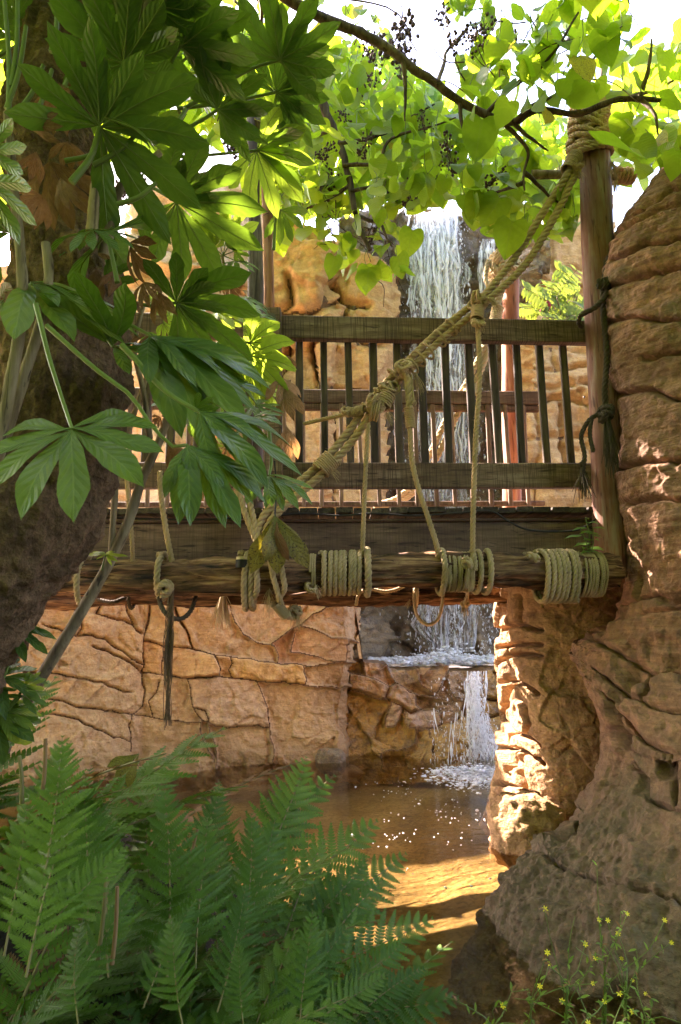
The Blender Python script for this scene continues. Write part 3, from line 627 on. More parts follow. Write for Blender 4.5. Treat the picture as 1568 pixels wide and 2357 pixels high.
rock_column('stone_pillar', 'sunlit pillar of stacked rough stones at the right edge of the stream passage', pil, 0, [(-.4, .7), (2, .62)], [(-.4, .6), (.3, .52), (2, .5)], -.4, 1.78, 300, 290, MAT['pillar'], MAT['joint'], p_cr, amp=.016, freq=2.5, crackd=.07, crackw=4, jw=2.3, off=.055, seed=41,
            pieces=True, cat='rock pillar', bulge=.02, bw=9, th0=-math.pi * 1.25, th1=-math.pi * .3, fine=.006, fac=(2.4, .035), bias=.0, power=.42)

# the big brown layered rock on the right
br = [(1760, 215, 3.7), (1640, 285, 3.7), (1568, 335, 3.7), (1500, 378, 3.7), (1440, 460, 3.7), (1412, 515, 3.68), (1403, 555, 3.66), (1406, 640, 3.64), (1412, 720, 3.62), (1424, 800, 3.6), (1432, 900, 3.6), (1431, 1000, 3.6), (1424, 1100, 3.6), (1413, 1200, 3.6), (1402, 1290, 3.62), (1390, 1335, 3.66),
      (1362, 1375, 3.72), (1322, 1415, 3.78), (1286, 1460, 3.82), (1272, 1510, 3.78), (1280, 1560, 3.68), (1300, 1610, 3.56), (1326, 1680, 3.4), (1332, 1750, 3.36), (1308, 1817, 3.3), (1224, 1917, 3.2), (1168, 2007, 3.1), (1140, 2067, 3.02), (1104, 2137, 2.95), (1082, 2207, 2.9), (1056, 2290, 2.82), (1010, 2400, 2.7), (950, 2520, 2.55)]
k_cr = [tl(1, 2, p) for p in ([(1150, 335), (1300, 350), (1400, 375), (1480, 385), (1620, 392)], [(1000, 480), (1050, 500), (1150, 560), (1250, 600), (1330, 640), (1400, 660), (1470, 640), (1620, 665)], [(1020, 650), (1100, 700), (1200, 750), (1290, 770), (1380, 800), (1480, 830), (1620, 855)],
 [(1050, 800), (1110, 850), (1210, 910), (1290, 960), (1370, 1000), (1450, 1030), (1620, 1060)], [(1060, 1000), (1100, 1060), (1200, 1130), (1290, 1200)], [(1150, 400), (1340, 405), (1450, 418), (1620, 412)], [(1430, 1020), (1450, 1080), (1475, 1200), (1500, 1290)], [(1330, 640), (1350, 720), (1290, 770)])] + \
 [tl(1, 3, p) for p in ([(1180, -40), (1240, 0), (1350, 70), (1450, 120), (1620, 195)], [(860, 310), (890, 340), (960, 370), (1050, 400), (1130, 440), (1240, 490), (1340, 530), (1440, 560), (1620, 640)])] + \
 [tl(1, 1, p) for p in ([(1250, 985), (1290, 970), (1390, 940), (1480, 930), (1620, 930)], [(1260, 1130), (1320, 1112), (1420, 1100), (1620, 1122)], [(1230, 310), (1340, 280), (1450, 290), (1620, 262)], [(1380, 475), (1460, 440), (1620, 395)], [(1270, 640), (1400, 610), (1500, 650), (1620, 640)], [(1250, 150), (1400, 60), (1620, -20)])] + \
 [tl(1, 0, p) for p in ([(1220, 1110), (1260, 1080), (1330, 1010), (1420, 930), (1620, 830)], [(1260, 1200), (1300, 1178), (1380, 1110), (1480, 1080), (1620, 1020)], [(1230, 1070), (1290, 1000), (1400, 900), (1480, 810), (1620, 735)])]
def big_extra(B, px, py):
    t = B[..., 2] * 7 - B[..., 0] * 2.2 + B[..., 1] * 1.2 + 1.3 * fbm(B * .6, 2, 61); t2 = t * 2.7 + .8 * fbm(B * 2.2, 2, 62); thin = .009 * np.abs(np.sin(t)) ** .6 * np.clip(.6 + vnoise(B * 1.3, 63), 0, 1.4) + .005 * np.abs(np.sin(t2)) * np.clip(.5 + vnoise(B * 2.1, 64), 0, 1.3)
    rg = lambda q, s_: 1 - 2 * np.abs(vnoise(q, s_)); ql = B + .12 * fbm(B * .9, 2, 66)[..., None]; crisp = .009 * rg(ql * np.array((.8, .8, 6.5)), 71) + .006 * rg(ql * np.array((2, 2, 16)), 72) + .0035 * rg(B * np.array((14, 14, 34)), 73)
    foot = sstep(.62, .3, B[..., 2] + .25 * (B[..., 0] - 1.2)); q = B * 5.5
    pits = np.clip(fbm(B * 3.0, 3, 91) - .45, 0, 1) * -.22
    return foot * (.02 * fbm(B * 9, 4, 55) + .014 * np.abs(fbm(B * 26, 3, 56)) - .012 * np.clip(vnoise(B * 38, 57) - .1, 0, 1)) + pits + .1 * fbm(B * .9, 2, 12) - thin * (1 - foot) - crisp * (1 - .5 * foot)
rock_column('brown_rock', 'big brown layered rock that fills the right edge of the picture', br, 0, [(-.6, 1.75), (.6, 1.45), (1.6, 1.2), (3, 1.15), (4.2, 1.3)], [(-.6, 1.15), (.8, 1.0), (1.8, .85), (4.2, .8)], -.6, 4.45, 840, 540, MAT['bigrock'], MAT['joint'], k_cr, amp=.035, freq=1.0, crackd=.045, crackw=3.8, seed=52, bias=.06,
            strata=(2.3, -.7, .02, .5, .35), extra=big_extra, th0=-math.pi * 1.06, th1=-math.pi * .2, bulge=.015, bw=14, fine=.01)

# loose stones at the water line
def boulder(label, c, r, mat, seed, sq=.75):
    n, k = 36, 64; th = np.linspace(0, np.pi, n)[:, None]; ph = np.linspace(0, 2 * np.pi, k, endpoint=False)[None]; f = lambda x: np.sign(x) * np.abs(x) ** sq
    D = np.stack([f(np.sin(th)) * f(np.cos(ph)), f(np.sin(th)) * f(np.sin(ph)), f(np.cos(th)) + 0 * ph], -1); P = np.asarray(c) + D * np.asarray(r)
    h = .16 * fbm(P * 5, 4, seed) + .12 * facets(P, 5, seed) + .04 * fbm(P * 24, 3, seed); P = P + D * (h * min(r))[..., None]
    i = np.arange(n - 1)[:, None] * k; j = np.arange(k)[None]; Q = np.stack([i + j, i + k + j, i + k + (j + 1) % k, i + (j + 1) % k], -1).reshape(-1, 4); g = G(); g.add(P.reshape(-1, 3), Q)
    return tag(g.build('boulder', MAT[mat]), label, 'boulder')
boulder('sunlit pale boulder in the water at the foot of the stone pillar', (.99, 3.95, .06), (.2, .2, .2), 'pillar', 3)
boulder('dark wet stone at the foot of the brown rock by the sunlit water', (.98, 3.5, -.04), (.13, .14, .12), 'foot', 8)
boulder('brown lump at the foot of the wall where the wet ledge begins', (-.12, 6.32, .0), (.14, .1, .12), 'wetcliff', 21)
sheet('bounce_ground', -16, -2.75, 1.0, 6.7, lambda x, y: .12 + .5 * sstep(-3, -8, x) + .05 * fbm(np.stack([x, y, x * 0], -1) * 1.3, 3, 6), MAT['cliff'], 60, 40)  # unseen pale sheet added to bounce sunlight onto the wall under the bridge
# ------------------------------------------------------------------ footbridge
BY = lambda px: 3.72 + .13 * (px - 640) / 730.0           # near side runs slightly away to the right
def bp(px, py, dy=0.0): return at(px, py, BY(px) + dy)
def zat(px, py, Y): return at(px, py, Y)[2]
bridge = thing('footbridge', (0, 3.8, 1.8), 'dark timber footbridge with baluster railings crossing above the stream', 'bridge')
XL, XR = -3.2, 1.52
def ny(x): return 3.72 + .075 * (x + .33)                 # Y of the near railing face at X
def fy(x): return ny(x) + 1.12
Z_T0, Z_T1 = zat(1000, 782, ny(.5)), zat(1000, 730, ny(.5))
Z_B0, Z_B1 = zat(1000, 1122, ny(.5)), zat(1000, 1064, ny(.5))
Z_D = zat(1000, 1168, ny(.5)); Z_F0, Z_F1 = zat(1000, 1287, ny(.5)), zat(1000, 1200, ny(.5))
def bm(name, mat, z0, z1, yf, dy, th, x0=XL, x1=XR, wob=.004):
    g = G(); zc = (z0 + z1) / 2; beam(g, (x0, yf(x0) + dy, zc), (x1, yf(x1) + dy, zc), th, z1 - z0, n=24, wob=wob, seed=int(abs(z0) * 100)); return g.build(name, MAT[mat], bridge, False)
xe = lambda px, py, Y: at(px, py, Y)[0]
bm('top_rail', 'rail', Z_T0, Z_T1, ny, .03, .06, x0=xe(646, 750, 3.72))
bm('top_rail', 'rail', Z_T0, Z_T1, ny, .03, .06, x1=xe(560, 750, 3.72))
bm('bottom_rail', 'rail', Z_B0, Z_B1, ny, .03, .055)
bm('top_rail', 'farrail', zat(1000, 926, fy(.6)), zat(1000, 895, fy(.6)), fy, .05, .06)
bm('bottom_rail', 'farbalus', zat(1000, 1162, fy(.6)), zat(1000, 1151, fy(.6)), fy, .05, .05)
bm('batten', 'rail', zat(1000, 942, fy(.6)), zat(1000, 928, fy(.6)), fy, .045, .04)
bm('fascia_beam', 'fascia', Z_F0, Z_F1, ny, .07, .07)
bm('fascia_beam', 'fascia', Z_F0, Z_F1, fy, -.05, .07)
bm('ledger', 'fascia', Z_F1 + .004, Z_F1 + .02, ny, .045, .05)
bm('joist', 'fascia', Z_F0 + .03, Z_F1, ny, .55, .07)
# balusters
def balusters(xs, yf, dy, z0, z1, mat, w=.044, dth=.028, lean=0):
    for k, x in enumerate(xs):
        g = G(); l = rng.normal(0, .004); beam(g, (x + l, yf(x) + dy, z0), (x - l * .5, yf(x) + dy, z1), w * rng.uniform(.92, 1.1), dth, up=(0, 1, 0), ch=.004, n=4, wob=.003, seed=k)
        g.build('baluster', MAT[mat], bridge, False)
x0 = xe(688, 900, 3.75); sp = xe(746, 900, 3.75) - x0
xs = [x0 + sp * k for k in range(-18, 12)]; xs = [x for x in xs if XL < x < XR - .05 and not (xe(600, 900, 3.7) < x < xe(655, 900, 3.7))]
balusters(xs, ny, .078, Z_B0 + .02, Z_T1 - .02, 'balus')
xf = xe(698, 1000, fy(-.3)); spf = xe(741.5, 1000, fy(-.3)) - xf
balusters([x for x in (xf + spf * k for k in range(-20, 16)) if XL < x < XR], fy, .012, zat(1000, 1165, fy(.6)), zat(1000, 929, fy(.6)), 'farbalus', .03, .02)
# near post with bolt, and narrow side plank
g = G(); a = at(627, 714, 3.69); b = at(631, 1180, 3.69); beam(g, b, a, .098, .075, up=(0, 1, 0), ch=.008, n=6, wob=.004)
post = g.build('post', MAT['rail'], bridge, False)
g = G(); c = at(624, 731, 3.645)
tube(g, [c + (0, .01, 0), c + (0, -.003, 0)], .028, 16); tube(g, [c + (0, 0, 0), c + (0, -.016, 0)], .012, 6); tube(g, [c + (0, 0, 0), c + (0, -.026, 0)], .0065, 8); g.build('bolt', MAT['iron'], post)
for px in (1405,):
    g = G(); a = at(px, 914, fy(1)); tube(g, [a + (-.2, .0, 0), a + (-.2, -.02, 0)], .008, 8); g.build('bolt', MAT['iron'], bridge)
# deck boards, each one, laid across
x = XL; k = 0
while x < XR:
    w = rng.uniform(.092, .1); g = G(); zz = Z_D - .016 + rng.normal(0, .0015); s = rng.normal(0, .01)
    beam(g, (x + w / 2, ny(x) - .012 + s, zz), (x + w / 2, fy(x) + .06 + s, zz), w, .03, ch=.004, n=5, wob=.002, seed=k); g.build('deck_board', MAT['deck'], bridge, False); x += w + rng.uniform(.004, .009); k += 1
# grip mat edge of the boards: short ribbed strips
# thin black cable under the boards
cab = G(); cp = [at(x, y, 3.7) for x, y in ((-40, 1186), (200, 1190), (420, 1196), (600, 1190), (700, 1182), (780, 1187), (860, 1182), (960, 1187), (1060, 1180), (1130, 1177), (1170, 1200), (1210, 1218), (1260, 1223), (1330, 1220), (1372, 1195))]
cord(cab, cp, .006); tag(cab.build('cable', MAT['black']), 'thin black cable sagging along the edge of the bridge deck', 'cable')

# ------------------------------------------------------------------ poles
def pole(name, label, pts, rad, mat, sides=20, amp=.006, extra=None, cat='pole'):
    P, s = resample([np.array(p, float) for p in pts], n=40); r = np.interp(np.linspace(0, 1, 40), np.linspace(0, 1, len(rad)), rad); g = G()
    tube(g, P, r, sides, disp=lambda V, t, a: amp * fbm(V * np.array((6, 6, 1.5)), 3, 8) - .5 * amp * np.clip(1 - np.abs(np.sin(a * 1.5 + 2)) * 14, 0, 1) * 2)
    t = thing(name, P[0], label, cat); g.build('shaft', mat, t); return t
rp = pole('weathered_pole', 'tall weathered reddish pole with rope wound round its top beside the brown rock', [at(1408, 1330, 3.83), at(1392, 900, 3.8), at(1368, 380, 3.76), at(1360, 240, 3.75)], [.093, .092, .094, .09], MAT['pole'], amp=.007)
g = G(); tube(g, resample([at(1376, 320, 3.74), at(1386, 200, 3.74), at(1388, 130, 3.74), at(1384, 60, 3.74)], n=16)[0], [.05, .03, .028, .03, .026, .024, .03, .022, .02, .025, .02, .02, .018, .02, .018, .016], 10, disp=lambda V, t, a: .006 * fbm(V * 14, 2, 3)); g.build('iron_spike', MAT['greypole'], rp)
for cx, cy in ((1322, 100), (1318, 205)):
    g = G(); c = at(cx, cy, 3.72); tube(g, resample([c + (-.03, 0, -.05), c + (-.01, -.02, -.02), c + (.02, -.01, .03), c + (.01, 0, .07)], n=10)[0], [.02, .045, .055, .05, .06, .055, .04, .03, .03, .02], 10, disp=lambda V, t, a: .012 * fbm(V * 30, 2, 9)); g.build('iron_bracket', MAT['black'], rp)
cb = thing('cross_bar', at(1400, 403, 3.95), 'split round bar crossing behind the weathered pole near its top', 'bar')
g = G(); tube(g, [at(1224, 402, 3.95), at(1330, 402, 3.95), at(1460, 406, 3.95)], .027, 14, disp=lambda V, t, a: -.02 * np.clip(1 - np.abs(np.mod(a + 1.15, 6.283) - 5.8) * 9, 0, 1) + .003 * fbm(V * 9, 2, 4)); g.build('bar', MAT['stem'], cb)
g = G(); rope(g, helix(at(1412, 404, 3.95), at(1458, 406, 3.95), .042, 5, wob=.08), .0125); fray(g, at(1418, 418, 3.91), (-.3, -.2, -1), 26, .07, .003); knot(g, at(1420, 397, 3.9), .03, .009, 3, 0, 4); g.build('lashing', MAT['rope'], cb)
pole('grey_pole', 'grey split pole standing behind the shrub left of the railing post', [at(585, 1170, 3.95), at(588, 700, 3.95), at(583, 240, 3.95)], [.042, .043, .04], MAT['greypole'], amp=.012)
pole('orange_pole', 'slim orange pole standing just right of the grey pole', [at(622, 1170, 4.3), at(619, 700, 4.3), at(613, 330, 4.3)], [.038, .037, .033], MAT['orangepole'])
pole('red_pole', 'short red pole with a split, standing beyond the far railing', [at(1180, 1190, 5.15), at(1176, 800, 5.15), at(1176, 575, 5.15)], [.07, .07, .068], MAT['redpole'], amp=.008)
g = G(); beam(g, at(1206, 1165, 5.25), at(1203, 940, 5.25), .05, .05, up=(0, 1, 0)); tag(g.build('dark_post', MAT['fascia'], None, False), 'dark narrow post right beside the short red pole', 'post')
g = G(); beam(g, at(598, 1155, 3.8), at(597, 1066, 3.8), .03, .025, up=(0, 1, 0), n=6, wob=.006); tag(g.build('side_plank', MAT['greypole'], None, False), 'short grey plank fixed under the rail just left of the railing post', 'plank')

# ------------------------------------------------------------------ logs
def logm(name, label, pts, r, mat, seed, th=(1, 1)):
    P, s = resample([np.array(p, float) for p in pts], n=240); g = G()
    tube(g, P, r, 44, disp=lambda V, t, a: .02 * fbm(V * np.array((2.4, 26, 26)), 4, seed, .65) + .026 * np.clip(fbm(V * np.array((2.0, 13, 13)), 3, seed + 5), -1, .1) + .012 * fbm(V * 2, 2, seed + 8))
    t = thing(name, P[len(P) // 2], label, 'log'); g.build('trunk', mat, t); return t
log1 = logm('log', 'thick rotting log bound with rope along the near side of the bridge', [at(60, 1334, 3.6), at(500, 1325, 3.58), at(900, 1316, 3.58), at(1180, 1316, 3.6), at(1420, 1316, 3.66)], .089, MAT['log'], 3)
log2 = logm('log', 'thinner log on the far side beneath the bridge, lit along its top', [at(40, 1378, 4.95), at(600, 1372, 4.9), at(900, 1368, 4.9), at(1160, 1364, 4.95)], .068, MAT['log'], 13)
LY = 3.59
def logaxis(px): return at(px, np.interp(px, [60, 500, 900, 1180, 1420], [1334, 1325, 1316, 1316, 1316]), np.interp(px, [60, 500, 900, 1180, 1420], [3.6, 3.58, 3.58, 3.6, 3.66]))
def coil(px0, px1, turns, r, label, rad=.093, mat='greenrope', droop=0.0, tail=None, ex=None, name='rope_coil', group='rope lashings round the near log'):
    a, b = logaxis(px0), logaxis(px1); g = G(); P = helix(a, b, rad + r, turns, ph=1.2, n=20); 
    P[:, 2] -= droop * (P[:, 2] < a[2]) * np.clip((a[2] - P[:, 2]) / rad, 0, 1) ** 1.5
    P = P + rng.normal(0, .0012, P.shape) + (.007 * vnoise(np.stack([np.arange(len(P)) / 20., np.arange(len(P)) * 0. + turns, np.arange(len(P)) * 0.], -1), 5))[:, None] * nrm(b - a); rope(g, P, r, smooth=False); fuzz(g, P, int(10 * turns), r, .02)
    if ex: ex(g)
    return tag(g.build(name, MAT[mat]), label, 'rope', group)
coil(738, 833, 8.2, .0142, 'nine neat turns of green rope round the log right of the hanging dead leaf', ex=lambda g: (rope(g, helix(logaxis(716), logaxis(727), .1, 2.2), .006), rope(g, [at(727, 1347, 3.5), at(724, 1362, 3.48), at(730, 1366, 3.5)], .006), fray(g, at(728, 1352, 3.5), (.3, -.2, -1), 18, .05), knot(g, at(718, 1352, 3.5), .03, .008, 3, 0, 2)))
coil(1026, 1083, 9, .0076, 'bundle of thin and thick rope turns round the log near its middle', ex=lambda g: (rope(g, helix(logaxis(1084), logaxis(1106), .108, 1.6), .0135), rope(g, helix(logaxis(1112), logaxis(1124), .11, 1.1, 2), .0155), fray(g, at(1080, 1310, 3.47), (0, -.3, -1), 40, .09), fray(g, at(1030, 1308, 3.47), (.1, -.3, -1), 30, .07), knot(g, at(1076, 1300, 3.49), .03, .009, 3, 0, 8)))
coil(1236, 1322, 7.6, .0145, 'thick heavy rope turns round the log end next to the brown rock', rad=.095, droop=.045, mat='greenrope', ex=lambda g: (rope(g, [at(1215, 1278, 3.52), at(1230, 1281, 3.51), at(1240, 1290, 3.5)], .02), fray(g, at(1216, 1278, 3.52), (-1, 0, .3), 14, .03)))
coil(1328, 1382, 8.4, .0075, 'thin cord turns round the very end of the log against the brown rock', rad=.092, droop=.03)
coil(556, 590, 2.2, .017, 'two slack turns of thick rope on the log left of the dead leaf', rad=.098, droop=.06, ex=lambda g: rope(g, [at(590, 1300, 3.47), at(592, 1350, 3.46), at(586, 1372, 3.5), at(570, 1378, 3.55)], .016))
g = G(); c = at(556, 1302, 3.47); tube(g, [c + (0, 0, .03), c + (0, 0, -.01)], .03, 12); tube(g, [c + (.0, 0, .045), c + (0, 0, .03)], .027, 12, 1); tag(g.build('taped_rope_end', [MAT['black'], MAT['palerope']]), 'rope end bound with black tape on top of the log', 'rope end')
coil(188, 199, 1.1, .016, 'single rope loop round the log at its far left end', rad=.1, droop=.03)
coil(366, 378, 1.15, .017, 'single rope loop with a knot above the hanging tassel', rad=.1, ex=lambda g: knot(g, at(377, 1354, 3.48), .035, .012, 4, 0, 21))
g = G(); rope(g, [at(622, 1290, 3.46), at(630, 1330, 3.45), at(640, 1365, 3.46), at(648, 1392, 3.5)], .015); rope(g, [at(646, 1290, 3.46), at(652, 1330, 3.45), at(655, 1355, 3.45), at(642, 1378, 3.5)], .015)
rope(g, [at(640, 1370, 3.5), at(650, 1400, 3.52), at(665, 1420, 3.55), at(680, 1422, 3.6)], .016); whip(g, at(634, 1388, 3.5), at(660, 1420, 3.54), .026, .0035)
knot(g, at(680, 1408, 3.58), .035, .009, 5, 0, 31); fray(g, at(682, 1395, 3.56), (.1, 0, -1), 30, .1); fray(g, at(620, 1360, 3.5), (0, 0, -1), 25, .1)
tag(g.build('rope_loop', MAT['rope']), 'heavy rope loop hanging below the log behind the dead leaf', 'rope', 'rope lashings round the near log')

# ------------------------------------------------------------------ suspension rope from pole to log
sr = thing('suspension_rope', at(595, 1235, 3.55), 'thick double rope slanting down from the pole top to the log', 'rope')
def srp(name, pts, r, mat='rope', Y=3.6): g = G(); q = [at(p[0], p[1], p[2] if len(p) > 2 else Y) for p in pts]; rope(g, q, r); fuzz(g, q, 70, r); return g.build(name, MAT[mat], sr)
srp('rope_strand', [(1322, 372, 3.63), (1300, 412), (1256, 480), (1180, 600), (1105, 693, 3.56)], .0225)
srp('rope_strand', [(1336, 380, 3.63), (1312, 425), (1288, 478), (1215, 602), (1132, 684, 3.56), (1112, 694, 3.56)], .0225)
mid = np.array([(1112, 694), (1066, 730), (1010, 775), (940, 842), (893, 890), (858, 932), (846, 950)], float)
low = np.array([(850, 935), (828, 975), (790, 1025), (745, 1075), (690, 1122), (640, 1165), (612, 1200), (597, 1240)], float)
def par(A, o):
    d = np.gradient(A, axis=0); n = np.stack([-d[:, 1], d[:, 0]], -1); n /= np.linalg.norm(n, axis=1)[:, None]; return [tuple(x) for x in A + n * o]
srp('rope_strand', par(mid, -9), .0205, Y=3.57); srp('rope_strand', par(mid, 9), .0205, Y=3.575)
srp('rope_strand', par(low, -10), .0225, Y=3.55); srp('rope_strand', par(low, 10), .0225, Y=3.56)
for x, y in ((1040, 752), (1015, 778), (985, 808), (965, 826), (945, 845), (905, 868), (880, 905)):
    i = np.argmin(np.abs(mid[:, 0] - x)); p = at(x, y, 3.565); d = nrm(at(x + 30, y - 28, 3.565) - p); g = G(); rope(g, helix(p - d * .02, p + d * .02, .048, 1.25, rng.uniform(0, 6)), .0065); g.build('binding', MAT['rope'], sr)
g = G()
p = at(752, 1068, 3.55); d = nrm(at(790, 1030, 3.55) - p); whip(g, p - d * .05, p + d * .05, .052, .0055); fray(g, at(765, 1085, 3.5), (.8, 0, -.6), 8, .05)
g.build('binding', MAT['rope'], sr)
g = G(); knot(g, at(1098, 693, 3.52), .048, .009, 6, 0, 41); whip(g, at(1100, 708, 3.51), at(1098, 736, 3.5), .033, .005); knot(g, at(1100, 742, 3.5), .03, .012, 3, 0, 42); fray(g, at(1128, 690, 3.52), (1, 0, -.8), 26, .07); fray(g, at(1106, 748, 3.5), (.4, 0, -1), 14, .04); g.build('knot', MAT['rope'], sr)
g = G(); knot(g, at(932, 848, 3.52), .048, .009, 7, 0, 43); fray(g, at(955, 860, 3.52), (.3, 0, -1), 26, .1); g.build('knot', MAT['rope'], sr)
g = G(); knot(g, at(893, 895, 3.53), .05, .009, 6, 0, 44); knot(g, at(862, 930, 3.52), .055, .01, 7, 0, 45); whip(g, at(880, 935, 3.52), at(895, 905, 3.52), .04, .006); whip(g, at(850, 945, 3.51), at(872, 948, 3.51), .05, .006); fray(g, at(890, 950, 3.5), (.6, 0, -1), 18, .06); g.build('knot', MAT['rope'], sr)
g = G(); rope(g, [at(835, 945, 3.52), at(812, 948, 3.55), at(780, 957, 3.6), at(735, 967, 3.66), at(700, 975, 3.7)], .012); whip(g, at(838, 943, 3.52), at(808, 950, 3.54), .024, .005); knot(g, at(800, 950, 3.54), .026, .009, 4, 0, 47); tag(g.build('side_rope', MAT['rope']), 'thin rope leading left from the big knot behind the leaves', 'rope')
# top lashing on the pole
g = G()
def plash(y, tl_, r, ph=0, k=1.0, turns=1.0):
    c = at(1358, y, 3.755); ax = nrm(np.array((tl_, -.35, 1.0))); rope(g, helix(c - ax * .018, c + ax * .018, .103 * k + r, 1.08 * turns, ph, n=26), r)
for i, y in enumerate(np.linspace(352, 250, 13)): plash(y, -.45 + .5 * np.sin(i * 1.7) * .4 + (.25 if i < 4 else -.15), .0185, rng.uniform(0, 6), 1.0 + .05 * np.sin(i * 2.1))
for i, y in enumerate((338, 322, 306, 290, 275)): plash(y, .35 + .15 * i, .015, rng.uniform(0, 6), 1.14)
rope(g, [at(1322, 352, 3.64), at(1312, 375, 3.61), at(1318, 372, 3.63)], .02); whip(g, at(1308, 392, 3.6), at(1326, 358, 3.62), .04, .006)
fray(g, at(1330, 392, 3.58), (.3, 0, -1), 18, .06); fray(g, at(1408, 375, 3.66), (.2, 0, -1), 40, .1); knot(g, at(1330, 385, 3.59), .03, .009, 4, 0, 50)
tag(g.build('rope_lashing', MAT['rope']), 'many layers of rope wound round the top of the weathered pole', 'rope')
# hanging ropes
def hang(label, pts, r, ex=None, mat='rope', Y=3.5):
    g = G(); q = [at(p[0], p[1], p[2] if len(p) > 2 else Y) for p in pts]; rope(g, q, r); fuzz(g, q, 50, r, .016)
    if ex: ex(g)
    return tag(g.build('hanging_rope', MAT[mat]), label, 'rope', 'ropes hanging down to the log')
hang('rope hanging from the upper knot to the log, the rightmost', [(1100, 745), (1104, 830), (1103, 900), (1096, 1000), (1092, 1100), (1089, 1200), (1088, 1283, 3.53)], .0145)
hang('rope with a thick bound top, curving down to the log', [(936, 862), (938, 900), (944, 985), (949, 1060), (962, 1120), (985, 1190), (1004, 1250), (1010, 1283, 3.53)], .0145, lambda g: (whip(g, at(941, 938), at(946, 985), .022, .0048) if False else whip(g, at(941, 938, 3.5), at(946, 985, 3.5), .023, .005), rope(g, [at(947, 862, 3.5), at(950, 900, 3.49), at(953, 925, 3.49)], .006), knot(g, at(953, 928, 3.49), .012, .006, 3, 0, 60), rope(g, [at(938, 870, 3.5), at(942, 905, 3.5), at(943, 940, 3.5)], .02)))
hang('rope hanging straight from the big lower knot to the log', [(848, 975), (846, 1010), (842, 1080), (838, 1180), (834, 1283, 3.53)], .0125)
coil(1006, 1017, 1.1, .016, 'single rope loop round the log below the curving rope', rad=.098)
coil(838, 847, 1.1, .018, 'single rope loop round the log right of the nine turns', rad=.1)
hang('rope at the left hanging down to the tassel knot', [(368, 1085), (372, 1150), (384, 1230), (396, 1292, 3.53)], .015)
hang('leftmost thin rope hanging behind the slanting stem', [(290, 1080), (296, 1150), (303, 1230), (306, 1300, 3.6)], .012)
g = G(); 
for o in (0, 22): rope(g, [at(510 + o, 1020, 3.6), at(528 + o, 1075, 3.6), at(548 + o * .9, 1130, 3.58), at(566 + o * .7, 1185, 3.56), at(588 + o * .3, 1240, 3.54), at(600, 1275, 3.5)], .0175)
whip(g, at(520, 1012, 3.58), at(540, 1075, 3.57), .04, .006); tag(g.build('suspension_rope', MAT['rope']), 'double rope coming from the left behind the leaves to the same log point', 'rope')
# loops and tassels below
g = G(); rope(g, [at(366, 1350, 3.55), at(368, 1385, 3.5), at(385, 1415, 3.48), at(415, 1425, 3.55), at(440, 1405, 3.62), at(453, 1362, 3.66)], .0125); tag(g.build('rope_loop', MAT['oldrope']), 'dark rope loop sagging below the log beside the long tassel', 'rope')
g = G(); c0 = at(392, 1360, 3.48)
for k in range(46):
    l = rng.uniform(.62, .68) if k % 2 else rng.uniform(.36, .46); o = rng.normal(0, .006, 3) + ((-.006, 0, 0) if k % 2 == 0 else (.004, 0, 0)); P = [c0 + o * (.6 + 1.0 * t) + np.array((.008 * math.sin(t * 5 + k % 3), 0, -l * t)) + rng.normal(0, .003, 3) for t in np.linspace(0, 1, 10)]; tube(g, np.array(P), .0017, 4)
whip(g, at(392, 1412, 3.48), at(392, 1420, 3.48), .012, .003); tag(g.build('rope_tassel', MAT['tassel']), 'long frayed dark rope tassel hanging below the log', 'rope tassel')
g = G(); rope(g, [at(955, 1350, 4.84), at(954, 1385, 4.82), at(962, 1420, 4.8), at(985, 1438, 4.8), at(1008, 1425, 4.82), at(1018, 1390, 4.83), at(1020, 1345, 4.85)], .0125); rope(g, helix(at(953, 1366, 4.9), at(958, 1366, 4.9), .085, 1.1), .013); fray(g, at(944, 1382, 4.8), (-.5, 0, -1), 12, .05); tag(g.build('rope_loop', MAT['palerope']), 'pale rope loop hanging in front of the lower waterfall', 'rope')
g = G(); rope(g, helix(at(1066, 1364, 4.93), at(1072, 1364, 4.93), .085, 1.15), .013); fray(g, at(1070, 1386, 4.84), (0, 0, -1), 30, .07, .003); knot(g, at(1070, 1388, 4.84), .03, .01, 3, 0, 70); tag(g.build('rope_end', MAT['palerope']), 'short knotted rope end on the far log near the pillar', 'rope')
g = G(); rope(g, [at(820, 1393, 4.8), at(826, 1368, 4.8), at(850, 1356, 4.82), at(890, 1362, 4.8), at(925, 1352, 4.84), at(940, 1340, 4.9)], .0125); tag(g.build('loose_rope', MAT['palerope']), 'loose pale rope lying along the far log', 'rope')
g = G(); fray(g, at(515, 1360, 4.8), (0, 0, -1), 80, .2, .0035, .1); tag(g.build('rope_fray', MAT['palerope']), 'bunch of pale frayed fibres hanging from the far log', 'rope')
g = G(); rope(g, helix(at(300, 1372, 4.9), at(306, 1372, 4.9), .085, 1.2), .014); rope(g, [at(225, 1380, 4.85), at(260, 1386, 4.8), at(290, 1375, 4.85)], .014); tag(g.build('rope_loop', MAT['oldrope']), 'dark rope tied round the far log at the left', 'rope')
